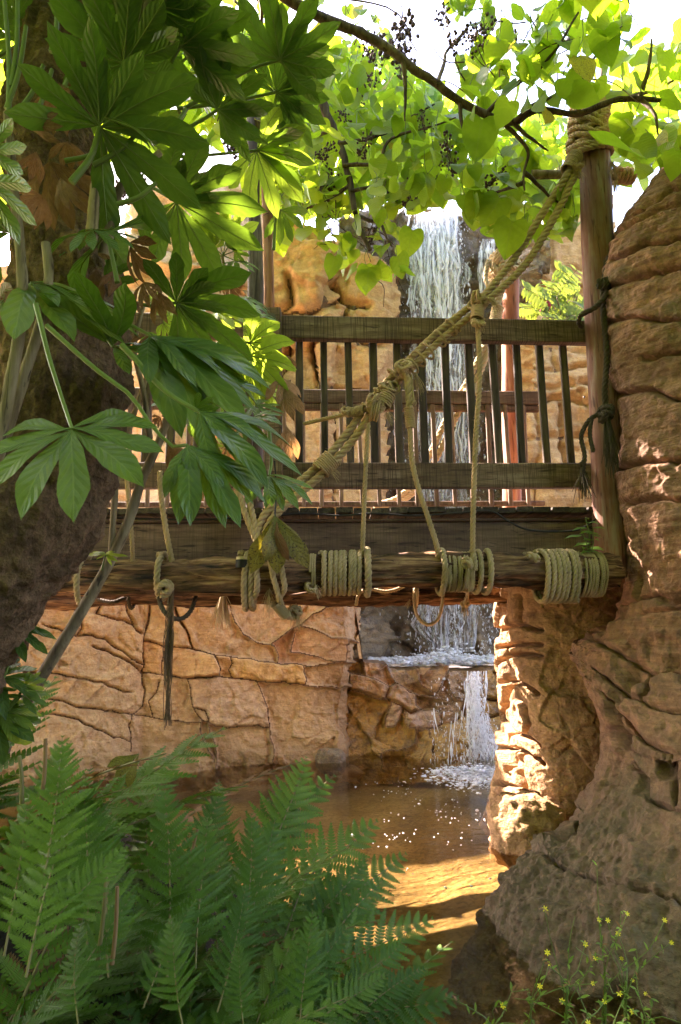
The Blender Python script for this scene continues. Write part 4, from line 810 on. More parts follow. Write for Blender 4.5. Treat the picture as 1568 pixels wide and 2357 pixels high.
# far suspension rope with its lashing on the red pole
g = G()
for k in range(5): rope(g, helix(at(1160, 590 + 13 * k, 5.15), at(1160, 596 + 13 * k, 5.15), .1 + .012 * (k % 2), 1.15, k), .022)
knot(g, at(1160, 610, 5.05), .1, .02, 7, 0, 80); rope(g, [at(1125, 600, 5.05), at(1118, 640, 5.03), at(1130, 665, 5.02)], .02)
tag(g.build('rope_lashing', MAT['palerope']), 'knotted pale rope mass round the top of the short red pole', 'rope')
g = G()
for o in (0, 20): rope(g, [at(1166 - o * .2, 640, 5.0), at(1150 - o * .3, 690, 5.0), at(1138 - o * .3, 740, 5.0), at(1126 - o * .6, 800, 5.0), at(1095 - o, 880, 5.0), at(1050 - o, 960, 5.0), at(1002 - o, 1060, 5.02), at(945 - o, 1140, 5.05), at(880 - o, 1165, 5.08)], .024)
whip(g, at(1147, 705, 4.98), at(1138, 745, 4.98), .04, .008); knot(g, at(1085, 900, 4.97), .055, .014, 5, 0, 81); tag(g.build('suspension_rope', MAT['palerope']), 'pale bleached rope slanting down beyond the far railing', 'rope')
# old dark rope on the weathered pole
g = G(); Yo = 3.66
rope(g, [at(1402, 590, Yo), at(1392, 640, Yo), at(1388, 700, Yo), at(1393, 760, Yo), at(1397, 830, Yo), at(1392, 900, Yo), at(1396, 950, Yo)], .017)
rope(g, [at(1338, 725, Yo), at(1350, 718, 3.64), at(1372, 706, 3.62), at(1394, 680, 3.62), at(1408, 640, Yo)], .016); rope(g, [at(1336, 725, Yo), at(1332, 745, 3.72), at(1340, 752, 3.8)], .013)
knot(g, at(1392, 655, 3.62), .035, .012, 4, 0, 90); fray(g, at(1395, 610, Yo), (0, 0, 1), 14, .06, .003, .3, 0)
knot(g, at(1396, 950, 3.6), .04, .012, 6, 0, 91); rope(g, [at(1392, 948, 3.62), at(1362, 962, 3.63), at(1345, 985, 3.66), at(1338, 1010, 3.66), at(1346, 1050, 3.66), at(1340, 1090, 3.66)], .013); rope(g, [at(1362, 962, 3.63), at(1358, 1000, 3.64), at(1366, 1040, 3.64)], .012)
fray(g, at(1398, 960, 3.6), (0, -.1, -1), 80, .24, .003, .12, .1); fray(g, at(1340, 1085, 3.66), (0, 0, -1), 40, .13, .003, .12); whip(g, at(1337, 1062, 3.66), at(1343, 1072, 3.66), .016, .004)
tag(g.build('old_rope', MAT['oldrope']), 'dark old rope with frayed tassel hanging on the weathered pole', 'rope')
# ------------------------------------------------------------------ falling water, foam
def drops(g, P, L, Wd, m=0, tiltv=None):
    """spindle shaped drops of length L and width Wd at points P"""
    n = len(P); a = np.linspace(0, 2 * np.pi, 5, endpoint=False); base = np.zeros((12, 3))
    base[0] = (0, 0, .5); base[11] = (0, 0, -.5)
    for i, t in enumerate(a): base[1 + i] = (math.cos(t) * .5, math.sin(t) * .5, .12); base[6 + i] = (math.cos(t) * .42, math.sin(t) * .42, -.2)
    V = base[None] * np.stack([Wd, Wd, L], -1)[:, None]; V = V + rng.normal(0, .1, V.shape) * Wd[:, None, None]
    if tiltv is not None: V[..., 0] += V[..., 2] * tiltv[:, None]
    V = V + P[:, None]
    T = [[0, 1 + i, 1 + (i + 1) % 5] for i in range(5)] + [[11, 6 + (i + 1) % 5, 6 + i] for i in range(5)]; Q = [[1 + i, 6 + i, 6 + (i + 1) % 5, 1 + (i + 1) % 5] for i in range(5)]
    o = (np.arange(n) * 12)[:, None, None]; Vf = V.reshape(-1, 3)
    base_n = g.n; g.add(Vf, (np.array(T)[None] + o).reshape(-1, 3), m); 
    g.V.append(np.zeros((0, 3))); F2 = (np.array(Q)[None] + o).reshape(-1, 4) + base_n; g.F.append((F2, m, np.zeros((F2.size, 2))))
def ribbon(g, pts, w, m=0):
    """irregular stream of water: lens section, wandering"""
    P, s = resample(pts, step=.03); n = len(P); ww = w * np.clip(.75 + .8 * vnoise(np.stack([s * 9, s * 0 + rng.uniform(0, 99), s * 0], -1), 3), .12, 1.8)
    tube(g, P, ww, 5, m, disp=lambda V, t, a: .5 * w * vnoise(V * 22, 4))
fall = thing('waterfall', at(1010, 1510, 9.05), 'tall white waterfall breaking into drops before the dark cliff', 'waterfall')
g = G()
def strandset(n, x0, x1, y0, y1, Y, w, keep, spread=5):
    for k in range(n):
        x = rng.uniform(x0, x1); yy = np.linspace(y0, y1 - rng.uniform(0, (y1 - y0) * .25), 12); xx = x + np.cumsum(rng.normal(0, spread * .35, 12)); Yk = Y + rng.normal(0, .05)
        pts = [at(a, b, Yk - .12 * min(1, i / 4)) for i, (a, b) in enumerate(zip(xx, yy))]; ribbon(g, pts, w * rng.uniform(.5, 1.3))
strandset(24, 944, 1058, 489, 640, 9.02, .015, 1, 9); strandset(22, 950, 1050, 520, 760, 9.0, .013, 1, 10); strandset(18, 944, 1062, 540, 900, 8.98, .011, 1, 12); strandset(5, 1000, 1050, 488, 900, 9, .024, 1); strandset(6, 1126, 1140, 555, 640, 8.95, .022, 1, 3); strandset(2, 1107, 1112, 560, 690, 9, .014, 1, 2)
strandset(30, 975, 1085, 760, 1150, 8.95, .008, 1, 12)
g.build('streams', MAT['fall'], fall)
def veil(name, par, x0, x1, ys, Ys, amp):                # thin clear sheet of water behind the streams
    U = np.linspace(0, 1, 40); g = G(); n = len(ys); yy = np.interp(np.linspace(0, 1, 60), np.linspace(0, 1, n), ys); YY = np.interp(np.linspace(0, 1, 60), np.linspace(0, 1, n), Ys)
    px = x0 + (x1 - x0) * U[None] + 0 * yy[:, None]; px = px + (U[None] - .5) * .5 * (x1 - x0) * vnoise(np.stack([0 * px + np.sign(U[None] - .5) * 3, yy[:, None] / 45 + 0 * px, 0 * px + x0], -1), 6); P = at(px, yy[:, None] + 0 * px, YY[:, None] + amp * vnoise(np.stack([px / 6, yy[:, None] / 60 + 0 * px, 0 * px], -1), 9)); i = np.arange(2400).reshape(60, 40)
    F_ = np.concatenate([np.stack([i[:-1, :-1], i[:-1, 1:], i[1:, 1:], i[1:, :-1]], -1).reshape(-1, 4)]); g.add(P.reshape(-1, 3), F_); g.build(name, MAT['veil'], par)
veil('sheet', fall, 943, 1060, [489, 560, 760], [9.06, 8.98, 8.96], .08); veil('sheet', fall, 950, 1056, [489, 540, 690], [9.0, 8.9, 8.9], .1); veil('sheet', fall, 1104, 1142, [550, 600, 700], [8.98, 8.9, 8.9], .05); veil('sheet', fall, 965, 1080, [700, 900, 1500], [8.93, 8.9, 8.9], .1)
g = G(); N = 9000; u = rng.uniform(0, 1, N); py = 520 + u * 1000; c = 1003 + 55 * sstep(700, 1500, py); sd = 34 + 34 * sstep(650, 1450, py); px = c + rng.normal(0, 1, N) * sd; cl = vnoise(np.stack([px / 16, py / 60, px * 0], -1), 8) + .25; k = (cl > 0) & (px > 860) & (px < 1150); px, py = px[k], py[k]
P = at(px, py, 8.9 + rng.normal(0, .09, len(px))); W_ = rng.lognormal(-4.85, .5, len(px)); drops(g, P, W_ * rng.uniform(1.3, 4.5, len(px)), W_, 0, rng.normal(0, .2, len(px)))
o = g.build('drops', MAT['fall'], fall); o['kind'] = 'stuff'
g = G(); N = 2600; px = rng.uniform(850, 1150, N); py = 1530 - np.abs(rng.normal(0, 1, N)) * 9 * (.6 + 1.2 * np.exp(-((px - 1040) / 70) ** 2)); P = at(px, py, 8.0 + rng.uniform(-.7, .8, N)); P[:, 2] = np.maximum(P[:, 2], UPZ + .002) + 0
w = rng.lognormal(-4.0, .5, N); drops(g, P, w * .6, w * 1.6); o = g.build('upper_foam', MAT['foam']); o['kind'] = 'stuff'; tag(o, 'band of white foam where the waterfall lands in the upper pool', 'foam')
# lower cascade over the ledge
casc = thing('cascade', at(1110, 1765, 6.2), 'small white cascade pouring over the wet ledge into the pool', 'waterfall'); g = G()
for k in range(26):
    x = rng.normal(1102, 10); x = min(max(x, 1076), 1145); a = [at(x, 1545, 6.58), at(x + rng.normal(-3, 3), 1585, 6.47), at(x + rng.normal(-5, 6), 1640, 6.36), at(x + rng.normal(-4, 9), 1700, 6.3), at(x + rng.normal(0, 12), 1760 + rng.uniform(-20, 8), 6.26)]; i0 = rng.integers(0, 3); a = a[i0:i0 + rng.integers(2, 6)]; a = a if len(a) > 1 else [a[0], a[0] + (0.005, -.02, -.12)]; ribbon(g, a, .0062 * rng.uniform(.4, 1.6))
for x, y0, y1 in ((1035, 1660, 1760), (1050, 1640, 1750), (1000, 1630, 1690)):
    for q in range(2): ribbon(g, [at(x + rng.normal(0, 4), y0, 6.28), at(x + rng.normal(0, 5), (y0 + y1) / 2, 6.22), at(x + rng.normal(0, 6), y1, 6.18)], .0035)
g.build('streams', MAT['fall'], casc); veil('sheet', casc, 1074, 1106, [1546, 1575, 1640, 1700, 1762], [6.6, 6.5, 6.39, 6.33, 6.29], .05); veil('sheet', casc, 1082, 1140, [1650, 1680, 1710, 1740, 1766], [6.38, 6.34, 6.31, 6.28, 6.24], .07); veil('sheet', casc, 1104, 1146, [1690, 1710, 1730, 1750, 1766], [6.35, 6.32, 6.3, 6.28, 6.24], .07)
g = G(); N = 2600; py = rng.uniform(1560, 1775, N); px = 1096 + 12 * sstep(1600, 1750, py) + rng.normal(0, 1, N) * (8 + 20 * sstep(1600, 1770, py)); px = np.where(rng.uniform(0, 1, N) < .1, rng.uniform(990, 1080, N), px); P = at(px, py, 6.25 + rng.normal(0, .04, N)); w = rng.lognormal(-5.3, .5, N); drops(g, P, w * rng.uniform(1.2, 5, N), w); o = g.build('drops', MAT['fall'], casc); o['kind'] = 'stuff'
g = G(); N = 1700; px = 1095 + rng.normal(0, 45, N); py = 1772 + np.abs(rng.normal(0, 16, N)); r = rays(px, py); t = -EYE / r[:, 2]; P = r * t[:, None] + (0, 0, EYE); P[:, 2] = np.abs(rng.normal(0, .02, N)) * np.exp(-((py - 1770) / 22) ** 2); w = rng.lognormal(-4.5, .5, N); drops(g, P, w * .35, w * 1.5)
o = g.build('splash_foam', MAT['foam']); o['kind'] = 'stuff'; tag(o, 'white splash foam spreading from the foot of the small cascade', 'foam')
# bubbles drifting on the pool
g = G(); N = 330; px = np.concatenate([rng.normal(960, 70, 150), rng.normal(1050, 60, 120), rng.uniform(800, 1130, 60)]); py = np.concatenate([rng.uniform(1790, 1960, 150), rng.uniform(1800, 1900, 120), rng.uniform(1800, 2050, 60)]); cl = vnoise(np.stack([px / 40, py / 25, px * 0], -1), 4) > -.15; px, py = px[cl], py[cl]
r = rays(px, py); t = -EYE / r[:, 2]; P = r * t[:, None] + (0, 0, EYE); P[:, 2] = .001; w = rng.lognormal(-5.0, .5, len(px)); drops(g, P, w * .7, w); o = g.build('bubbles', MAT['foam']); o['kind'] = 'stuff'; tag(o, 'white bubbles drifting on the brown pool', 'foam')
# ------------------------------------------------------------------ leaf materials
LC = lambda a, b, c: [(0.0, a), (.5, b), (1.0, c)]
MAT['fatsia'] = leaf_mat('glossy_shrub_leaf', LC((.028, .075, .014), (.045, .105, .02), (.07, .135, .025)), ((.11, .24, .015), (.2, .33, .02)), rough=.3, vein=(.2, .27, .07), veinN=8, tmix=.3, spec=.5, vs=.42)
MAT['fatsia_pale'] = leaf_mat('young_shrub_leaf', LC((.09, .17, .025), (.12, .2, .03), (.17, .25, .035)), ((.3, .46, .03), (.42, .55, .04)), rough=.4, vein=(.26, .33, .08), veinN=8, tmix=.45)
MAT['dryleaf'] = leaf_mat('dry_brown_leaf', LC((.12, .06, .03), (.2, .105, .055), (.27, .16, .09)), ((.3, .13, .04), (.4, .2, .06)), rough=.7, vein=(.33, .22, .13), veinN=8, tmix=.25, spec=.2)
MAT['deadleaf'] = leaf_mat('dying_yellow_leaf', LC((.1, .1, .018), (.15, .135, .022), (.2, .165, .03)), ((.26, .23, .015), (.3, .22, .015)), rough=.5, vein=(.35, .33, .08), tmix=.35, spots=(.045, .02, .012))
MAT['heart'] = leaf_mat('canopy_leaf', LC((.05, .115, .012), (.08, .16, .016), (.12, .2, .022)), ((.28, .48, .014), (.44, .62, .025)), rough=.45, vein=(.2, .28, .05), veinN=5, tmix=.5, spec=.3, vs=.6)
MAT['heart_mass'] = leaf_mat('canopy_leaf_mass', LC((.05, .115, .012), (.08, .16, .016), (.14, .22, .024)), ((.3, .5, .016), (.5, .68, .03)), rough=.45, tmix=.55, spec=.3, island=True)
MAT['heart_yellow'] = leaf_mat('yellowing_leaf', LC((.3, .27, .03), (.36, .3, .03), (.4, .34, .05)), ((.65, .58, .04), (.7, .6, .05)), rough=.5, vein=(.4, .36, .08), veinN=5, tmix=.45, spots=(.14, .11, .03))
MAT['fern'] = leaf_mat('fern_green', LC((.03, .085, .012), (.05, .12, .014), (.085, .16, .02)), ((.1, .24, .02), (.2, .34, .02)), rough=.42, tmix=.22, spec=.22)
MAT['fernstalk'] = plain_mat('fern_stalk', (.16, .13, .05), .6)
MAT['drystalk'] = plain_mat('dry_stalk', (.2, .11, .05), .7)
MAT['stalk'] = plain_mat('green_leaf_stalk', (.12, .17, .035), .45)
MAT['capsule'] = plain_mat('seed_capsule', (.07, .03, .018), .6)
MAT['petal'] = plain_mat('yellow_petal', (.75, .6, .03), .6, 0, .1)
MAT['weed'] = leaf_mat('small_weed_leaf', LC((.06, .14, .02), (.09, .19, .025), (.13, .24, .03)), ((.25, .45, .03), (.35, .52, .04)), rough=.45, tmix=.4, island=True)
MAT['sumac'] = leaf_mat('yellow_green_leaflet', LC((.08, .16, .03), (.14, .21, .04), (.26, .3, .05)), ((.25, .38, .03), (.4, .46, .05)), rough=.5, tmix=.35, island=True)
MAT['red'] = plain_mat('dark_red_cone', (.3, .02, .015), .7)

# ------------------------------------------------------------------ leaf shapes, length one along +Y, upper side +Z
def palm_leaf(name, nl, spread, seed, mat, width=1.0, droop=.25, curl=.0, rough=0.0, notch=.36):
    rs = np.random.default_rng(seed); g = G(); sp = math.radians(spread); A = np.linspace(-sp, sp, nl) + rs.normal(0, .03, nl); dl = 2 * sp / (nl - 1) / 2
    tk = np.array([0, .12, .25, notch, notch + .08, .54, .64, .74, .84, .92, .97, 1.0]); wn = math.tan(dl) * notch
    for th in A:
        Lb = (1 - .42 * (abs(th) / math.radians(125)) ** 1.7) * rs.uniform(.92, 1.06); bend = rs.normal(0, .07) - .10 * th
        wk = np.array([0, math.tan(dl) * .12, math.tan(dl) * .25, wn, wn * 1.02, .108, .124, .122, .094, .05, .018, .0]) * np.where(tk > notch, width * rs.uniform(.92, 1.08), 1.0)
        us = np.array([-1, -.5, 0, .5, 1]); V = []; UV = []
        for t, w in zip(tk, wk):
            f = t if t < notch else notch + (t - notch) * (Lb - notch) / (1 - notch)
            for u in us:
                x = u * w + (rs.normal(0, .006) if abs(u) == 1 and .45 < t < .97 else 0); y = f + bend * 0
                z = -droop * f * f + .16 * abs(u) * w - .5 * curl * (u * w) ** 2 * 8 + .018 * math.sin(7 * f + th * 5) + rough * rs.normal(0, 1) * t - curl * .5 * t ** 3
                xx = x + bend * max(0, t - notch) ** 1.5; V.append((xx * math.cos(th) + y * math.sin(th), y * math.cos(th) - xx * math.sin(th), z)); UV.append((u, t))
        n = len(tk); Q = [[i * 5 + j, i * 5 + j + 1, i * 5 + 6 + j, i * 5 + 5 + j] for i in range(n - 1) for j in range(4)]
        g.add(V, Q, 0, UV)
        R = np.array(V).reshape(n, 5, 3)[:, 2]; tube(g, R - (0, 0, .006), np.linspace(.0085, .002, n), 5, 1, False)   # raised midrib below the blade
    return g.mesh(name, [mat, MAT['stalk'] if mat.name != 'dry_brown_leaf' else mat])
def blade(pts, seed, fold=.12, droop=.3, wave=.03, cols=5):
    """simple leaf from half outline pts [(half width, along)]"""
    rs = np.random.default_rng(seed); us = np.linspace(-1, 1, cols); V = []; UV = []
    for w, y in pts:
        for u in us:
            yy = y if w > 0 else y; mid = max(0.0, y) if y < .12 else y
            yv = mid + (y - mid) * abs(u); V.append((u * w, yv, -droop * yv * yv + fold * abs(u) * w + wave * math.sin(9 * yv + 3 * u + seed) * abs(u))); UV.append((u, max(0, yv)))
    n = len(pts); Q = [[i * cols + j, i * cols + j + 1, (i + 1) * cols + j + 1, (i + 1) * cols + j] for i in range(n - 1) for j in range(cols - 1)]
    return np.array(V), np.array(Q), np.array(UV)
HEART = [(.02, 0), (.16, -.1), (.3, -.12), (.4, -.04), (.455, .12), (.46, .28), (.41, .46), (.31, .64), (.19, .8), (.08, .92), (.0, 1.0)]
LANCE = [(.0, 0), (.07, .1), (.13, .25), (.155, .42), (.14, .6), (.1, .77), (.05, .9), (0, 1)]
def leaf_mesh(name, pts, seed, mat, **k):
    g = G(); V, Q, UV = blade(pts, seed, **k); V[:, 0] += .06 * math.sin(seed) * V[:, 1] ** 2; g.add(V, Q, 0, UV); return g.mesh(name, [mat])
def basis(c, d, n, s):
    d = nrm(d); n = np.asarray(n, float); n = nrm(n - d * np.dot(n, d)); x = np.cross(d, n)
    return Matrix(((x[0] * s, d[0] * s, n[0] * s, c[0]), (x[1] * s, d[1] * s, n[1] * s, c[1]), (x[2] * s, d[2] * s, n[2] * s, c[2]), (0, 0, 0, 1)))
def put(name, me, parent, c, d, n, s):
    o = bpy.data.objects.new(name, me); COL.objects.link(o); o.parent = parent
    if parent is not None: o.matrix_parent_inverse = Matrix.Translation(-parent.location)
    o.matrix_basis = basis(c, d, n, s); return o
def screen_dir(c2, t2, Y, n, kmax=1.3):
    a, b = at(c2[0], c2[1], Y), at(t2[0], t2[1], Y); v = b - a; n = nrm(n)
    k = -(v[0] * n[0] + v[2] * n[2]) / (n[1] if abs(n[1]) > .15 else .15 * (1 if n[1] >= 0 else -1)); L = np.linalg.norm(v); k = np.clip(k, -kmax * L, kmax * L)
    d = v + np.array((0, k, 0)); return a, d, np.linalg.norm(d)
def stalk(parent, pts, r0, r1, mat='stalk', name='leaf_stalk', sides=7):
    P, s = resample(pts, n=12); g = G(); tube(g, P, np.linspace(r0, r1, 12), sides); return g.build(name, MAT[mat], parent)
UNDER, TOP, SIDE, FACE = (0, .62, .78), (.05, -.62, .78), (.6, -.5, .62), (.1, -.85, .5)

# ------------------------------------------------------------------ big leaning tree on the left, its canopy above
tree = thing('leaning_tree', at(-60, 1560, 2.15), 'big tree with leaning rough trunk and bright heart-shaped leaves over the bridge', 'tree')
edge = [(0, 1500), (75, 1400), (125, 1300), (195, 1200), (225, 1100), (252, 1000), (270, 850), (262, 700), (236, 500), (200, 340), (190, 200), (230, 20), (300, -180)]
rad = [.2, .2, .2, .2, .195, .19, .17, .16, .15, .14, .125, .11, .1]
pts = [at(-240, 1900, 2.1)] + [at(x, y, 2.2 + .0 * i) - np.array((r * .98, 0, 0)) for i, ((x, y), r) in enumerate(zip(edge, rad))]
P, s = resample(pts, n=300); rr = np.interp(np.linspace(0, 1, 300), np.linspace(0, 1, len(pts)), [.24] + rad); g = G()
tube(g, P, rr, 140, disp=lambda V, t, a: .03 * fbm(V * np.array((4, 4, 2)), 4, 5) + .022 * np.abs(fbm(V * np.array((22, 22, 7)), 4, 6)) + .008 * fbm(V * 40, 2, 8)); g.build('trunk', MAT['bark'], tree)
def branch(pts, r0, r1, par=None, seed=0, name='branch', mat='twig', n=None):
    P, s = resample(pts, n=n or max(10, len(pts) * 6)); g = G(); P = P + .012 * fbm(P * 6, 2, seed)[:, None] * np.array((1, .3, 1)); tube(g, P, np.linspace(r0, r1, len(P)), 8, disp=lambda V, t, a: .1 * r0 * fbm(V * 30, 2, seed)); return g.build(name, MAT[mat], par or tree)
def bpts(l): return [at(x, y, Y) for x, y, Y in l]
B1 = [(300, -180, 2.5), (520, -90, 2.9), (660, 0, 3.1), (745, 45, 3.2), (830, 75, 3.25), (920, 130, 3.3), (1000, 190, 3.35), (1060, 235, 3.4), (1120, 262, 3.42), (1180, 282, 3.4), (1215, 262, 3.38), (1250, 250, 3.35), (1330, 264, 3.3), (1400, 236, 3.25), (1460, 228, 3.25), (1530, 232, 3.25), (1568, 245, 3.25), (1640, 270, 3.3)]
B2 = [(430, -160, 2.7), (560, -60, 3.2), (650, 60, 3.7), (715, 180, 4.0), (770, 310, 4.1), (800, 400, 4.12), (818, 480, 4.1), (852, 575, 4.05)]
branch(bpts(B1), .036, .011, seed=1, n=90); branch(bpts(B2), .06, .012, seed=2, n=60)
subs = [[(1172, 280, 3.4), (1215, 312, 3.4), (1262, 348, 3.42)], [(1150, 272, 3.42), (1190, 310, 3.45), (1216, 350, 3.48), (1208, 395, 3.5), (1206, 440, 3.5)], [(1010, 195, 3.35), (1030, 120, 3.5), (1080, 60, 3.6)], [(1058, 235, 3.4), (1065, 290, 3.42), (1082, 328, 3.45)],
        [(1120, 262, 3.42), (1180, 200, 3.3), (1240, 160, 3.25), (1290, 100, 3.2), (1330, 30, 3.2)], [(1185, 280, 3.4), (1230, 240, 3.3), (1300, 215, 3.25)], [(1470, 228, 3.25), (1490, 160, 3.2), (1500, 90, 3.2)], [(1480, 232, 3.25), (1505, 270, 3.2), (1520, 318, 3.2)],
        [(800, 430, 4.12), (740, 470, 4.15), (690, 480, 4.2)], [(806, 440, 4.1), (870, 430, 4.05), (915, 462, 4.0)], [(775, 330, 4.1), (880, 310, 4.05), (935, 275, 4.0), (1000, 240, 3.95)], [(790, 380, 4.1), (870, 375, 4.05), (900, 320, 4.0), (1000, 290, 3.95), (1050, 270, 3.9)],
        [(600, -30, 3.3), (600, 60, 3.5), (585, 140, 3.7)], [(480, -60, 3.4), (560, 30, 4.4), (540, 160, 4.8), (500, 280, 5)], [(300, -100, 3), (250, 60, 4), (180, 130, 4.4), (80, 200, 4.6)], [(600, -60, 3.3), (700, -20, 4.2), (900, 20, 4.6), (960, 120, 4.7)], [(930, 140, 3.3), (935, 200, 3.35), (930, 280, 3.4)],
        [(1330, 262, 3.3), (1340, 180, 3.25), (1400, 90, 3.2)], [(760, 300, 4.1), (700, 330, 4.5), (640, 380, 4.8)], [(1440, 230, 3.25), (1520, 200, 3.4), (1600, 160, 3.5)], [(830, 500, 4.1), (880, 520, 4.05), (900, 570, 4.0)], [(1205, 400, 3.5), (1260, 450, 3.6), (1300, 480, 3.6)], [(1206, 420, 3.5), (1150, 440, 3.7), (1090, 450, 3.8)]]
for i, l in enumerate(subs): branch(bpts(l), .014, .005, seed=10 + i, name='twig')
HE = [leaf_mesh('heart_leaf', HEART, k, MAT['heart'], droop=dr, fold=fo) for k, (dr, fo) in enumerate(((.25, .1), (.1, .22), (.4, .05), (.2, -.05), (.3, .3)))]
HY = leaf_mesh('heart_leaf_yellow', HEART, 9, MAT['heart_yellow'], droop=.2, fold=.05)
ZONES = [  # polygon, count, depth range, size range
 ([(600, 60), (880, 110), (1010, 230), (1120, 290), (1320, 300), (1320, 440), (1080, 470), (960, 470), (700, 440), (600, 300)], 130, (3.5, 4.6), (.13, .2)),
 ([(1040, 150), (1130, 60), (1250, 0), (1430, -30), (1460, 30), (1370, 200), (1200, 240), (1080, 240)], 40, (3.05, 3.6), (.15, .21)),
 ([(1380, 100), (1470, 80), (1600, 60), (1600, 330), (1480, 390), (1405, 420), (1400, 250)], 34, (3.1, 3.7), (.15, .21)),
 ([(620, 400), (760, 430), (900, 470), (945, 560), (935, 630), (850, 640), (770, 590), (690, 520), (620, 500)], 30, (3.9, 4.4), (.14, .19)),
 ([(1055, 440), (1330, 400), (1325, 545), (1240, 540), (1180, 545), (1090, 520)], 30, (3.6, 4.3), (.14, .2)),
 ([(540, -10), (720, -20), (900, 40), (860, 120), (650, 220), (560, 150)], 30, (3.7, 4.8), (.13, .19)),
 ([(1000, -30), (1140, -30), (1120, 60), (1040, 30)], 7, (3.3, 3.6), (.14, .18))]
NEARM = [(z[0], int(z[1] * 1.5), z[2], (z[3][0] * .72, z[3][1] * .72)) for z in ZONES]
MASS = [([(280, 120), (600, 60), (900, 130), (1050, 230), (1320, 260), (1330, 420), (1090, 450), (950, 440), (760, 480), (640, 470), (600, 300), (560, 200), (330, 160)], 1000, (6.0, 7.6), (.15, .23)),
        ([(0, 30), (280, 20), (600, 20), (600, 160), (280, 260), (0, 500)], 430, (4.4, 6.0), (.14, .2)), ([(1400, 130), (1600, 100), (1600, 330), (1470, 400), (1410, 430)], 60, (4.2, 5.4), (.16, .2)),
        ([(1060, 420), (1330, 420), (1325, 500), (1180, 500), (1080, 470)], 30, (4.8, 6), (.15, .2)), ([(550, 300), (660, 350), (650, 560), (610, 500)], 22, (4.6, 5.2), (.14, .18))]
SKYGAP = [(985, 95, 58, 62), (905, 45, 30, 30), (1500, 40, 70, 42), (1005, 590, 60, 105)]
def sample(poly, n):
    xs = [p[0] for p in poly]; ys = [p[1] for p in poly]; out = []; best = []
    while len(out) < n:
        c = np.stack([rng.uniform(min(xs), max(xs), 60), rng.uniform(min(ys), max(ys), 60)], -1); ok = in_poly(c[:, 0], c[:, 1], poly); c = c[ok]
        for gx, gy, rx_, ry_ in SKYGAP:
            if len(c): c = c[((c[:, 0] - gx) / rx_) ** 2 + ((c[:, 1] - gy) / ry_) ** 2 > 1]
        if len(c) == 0: continue
        if out: dd = np.min(np.hypot(c[:, None, 0] - np.array(out)[None, :, 0], c[:, None, 1] - np.array(out)[None, :, 1]), 1); out.append(tuple(c[np.argmax(dd[:6])]))
        else: out.append(tuple(c[0]))
    return out
TGT = np.array([(x, y, 0.0) for x in (.35, .6, .85) for y in (3.2, 3.5, 3.8, 4.1)] + [(1.08, y, z) for y in (4.2, 4.5, 4.9) for z in (.1, .5, .9, 1.3)])
def shades(c, r=.22):
    """would a leaf at c shade the sunlit strip of the stream"""
    v = c - TGT; t = v @ SUN_DIR; return bool(np.any((np.linalg.norm(v - t[:, None] * SUN_DIR, axis=1) < r) & (t > 0)))
def canopy_pose():
    d = nrm(np.array((rng.normal(0, .55), rng.normal(-.15, .45), -rng.uniform(.15, 1.1)))); n = nrm(np.array((rng.normal(0, .35), rng.normal(.15, .5), 1.0)))
    n = nrm(n + .55 * np.array((0, rng.choice((-1, 1)) * 1.0, 0))); return d, n
pet = G()
for poly, n, (ya, yb), (sa, sb) in ZONES:
    for px, py in sample(poly, n):
        Y = rng.uniform(ya, yb); c = at(px, py, Y); d, nn = canopy_pose(); s = rng.uniform(sa, sb) * .7; c = c - nrm(d) * s * .4
        if rng.uniform() < .85 and seg_dist(np.array([px]), np.array([py - 20.]), [np.array([q[:2] for q in B2], float), np.array([q[:2] for q in B1[3:]], float)])[0][0] < 26: continue
        if Y < 4.35 and 552 < px < 648 and 300 < py < 740: continue
        if shades(c) or (Y < 3.95 and (1285 < px < 1425 and 225 < py < 400 or 1210 < px < 1470 and 372 < py < 425)): continue
        put('leaf', HY if rng.uniform() < .035 else HE[rng.integers(5)], tree, c, d, nn, s)
        e = c - nrm(d) * .05 + np.array((rng.normal(0, .03), rng.normal(0, .03), .09)); tube(pet, resample([c, c - nrm(d) * .04 + (0, 0, .02), e], n=5)[0], .0024, 5)
o = pet.build('leaf_stalks', MAT['stalk'], tree); o['kind'] = 'stuff'
for c2, t2, Y, n, m in [((1110, 275), (1100, 355), 3.35, (.1, .75, .5), 0), ((1330, 130), (1362, 210), 3.1, (.2, -.8, .3), 9), ((1262, 255), (1255, 300), 3.2, (.5, -.7, .2), 9), ((1385, 330), (1480, 420), 3.05, (.3, -.5, .7), 1), ((850, 615), (842, 678), 3.95, (.1, .85, .3), 2), ((770, 590), (760, 640), 4.0, (.4, .7, .3), 3),
                        ((915, 590), (938, 648), 3.95, (.5, .7, .3), 0), ((1180, 510), (1165, 590), 3.5, (.2, .8, .4), 1), ((1110, 445), (1075, 505), 3.6, (.2, .9, .3), 3), ((1150, 455), (1110, 520), 3.55, (.3, .9, .3), 0), ((1300, 450), (1305, 510), 3.6, (-.3, .8, .3), 1), ((880, 640), (870, 600), 4, (.1, .8, .4), 4), ((950, 530), (935, 590), 4.0, (.1, .8, .4), 2), ((1390, 70), (1420, 130), 3.1, (.1, .7, .6), 2)]:
    a, d, L = screen_dir(c2, t2, Y, n); put('leaf', HY if m == 9 else HE[m], tree, a, d, n, L * .85)
g = G(); proto = [blade(HEART, k, droop=.25, fold=.12, cols=3) for k in range(4)]
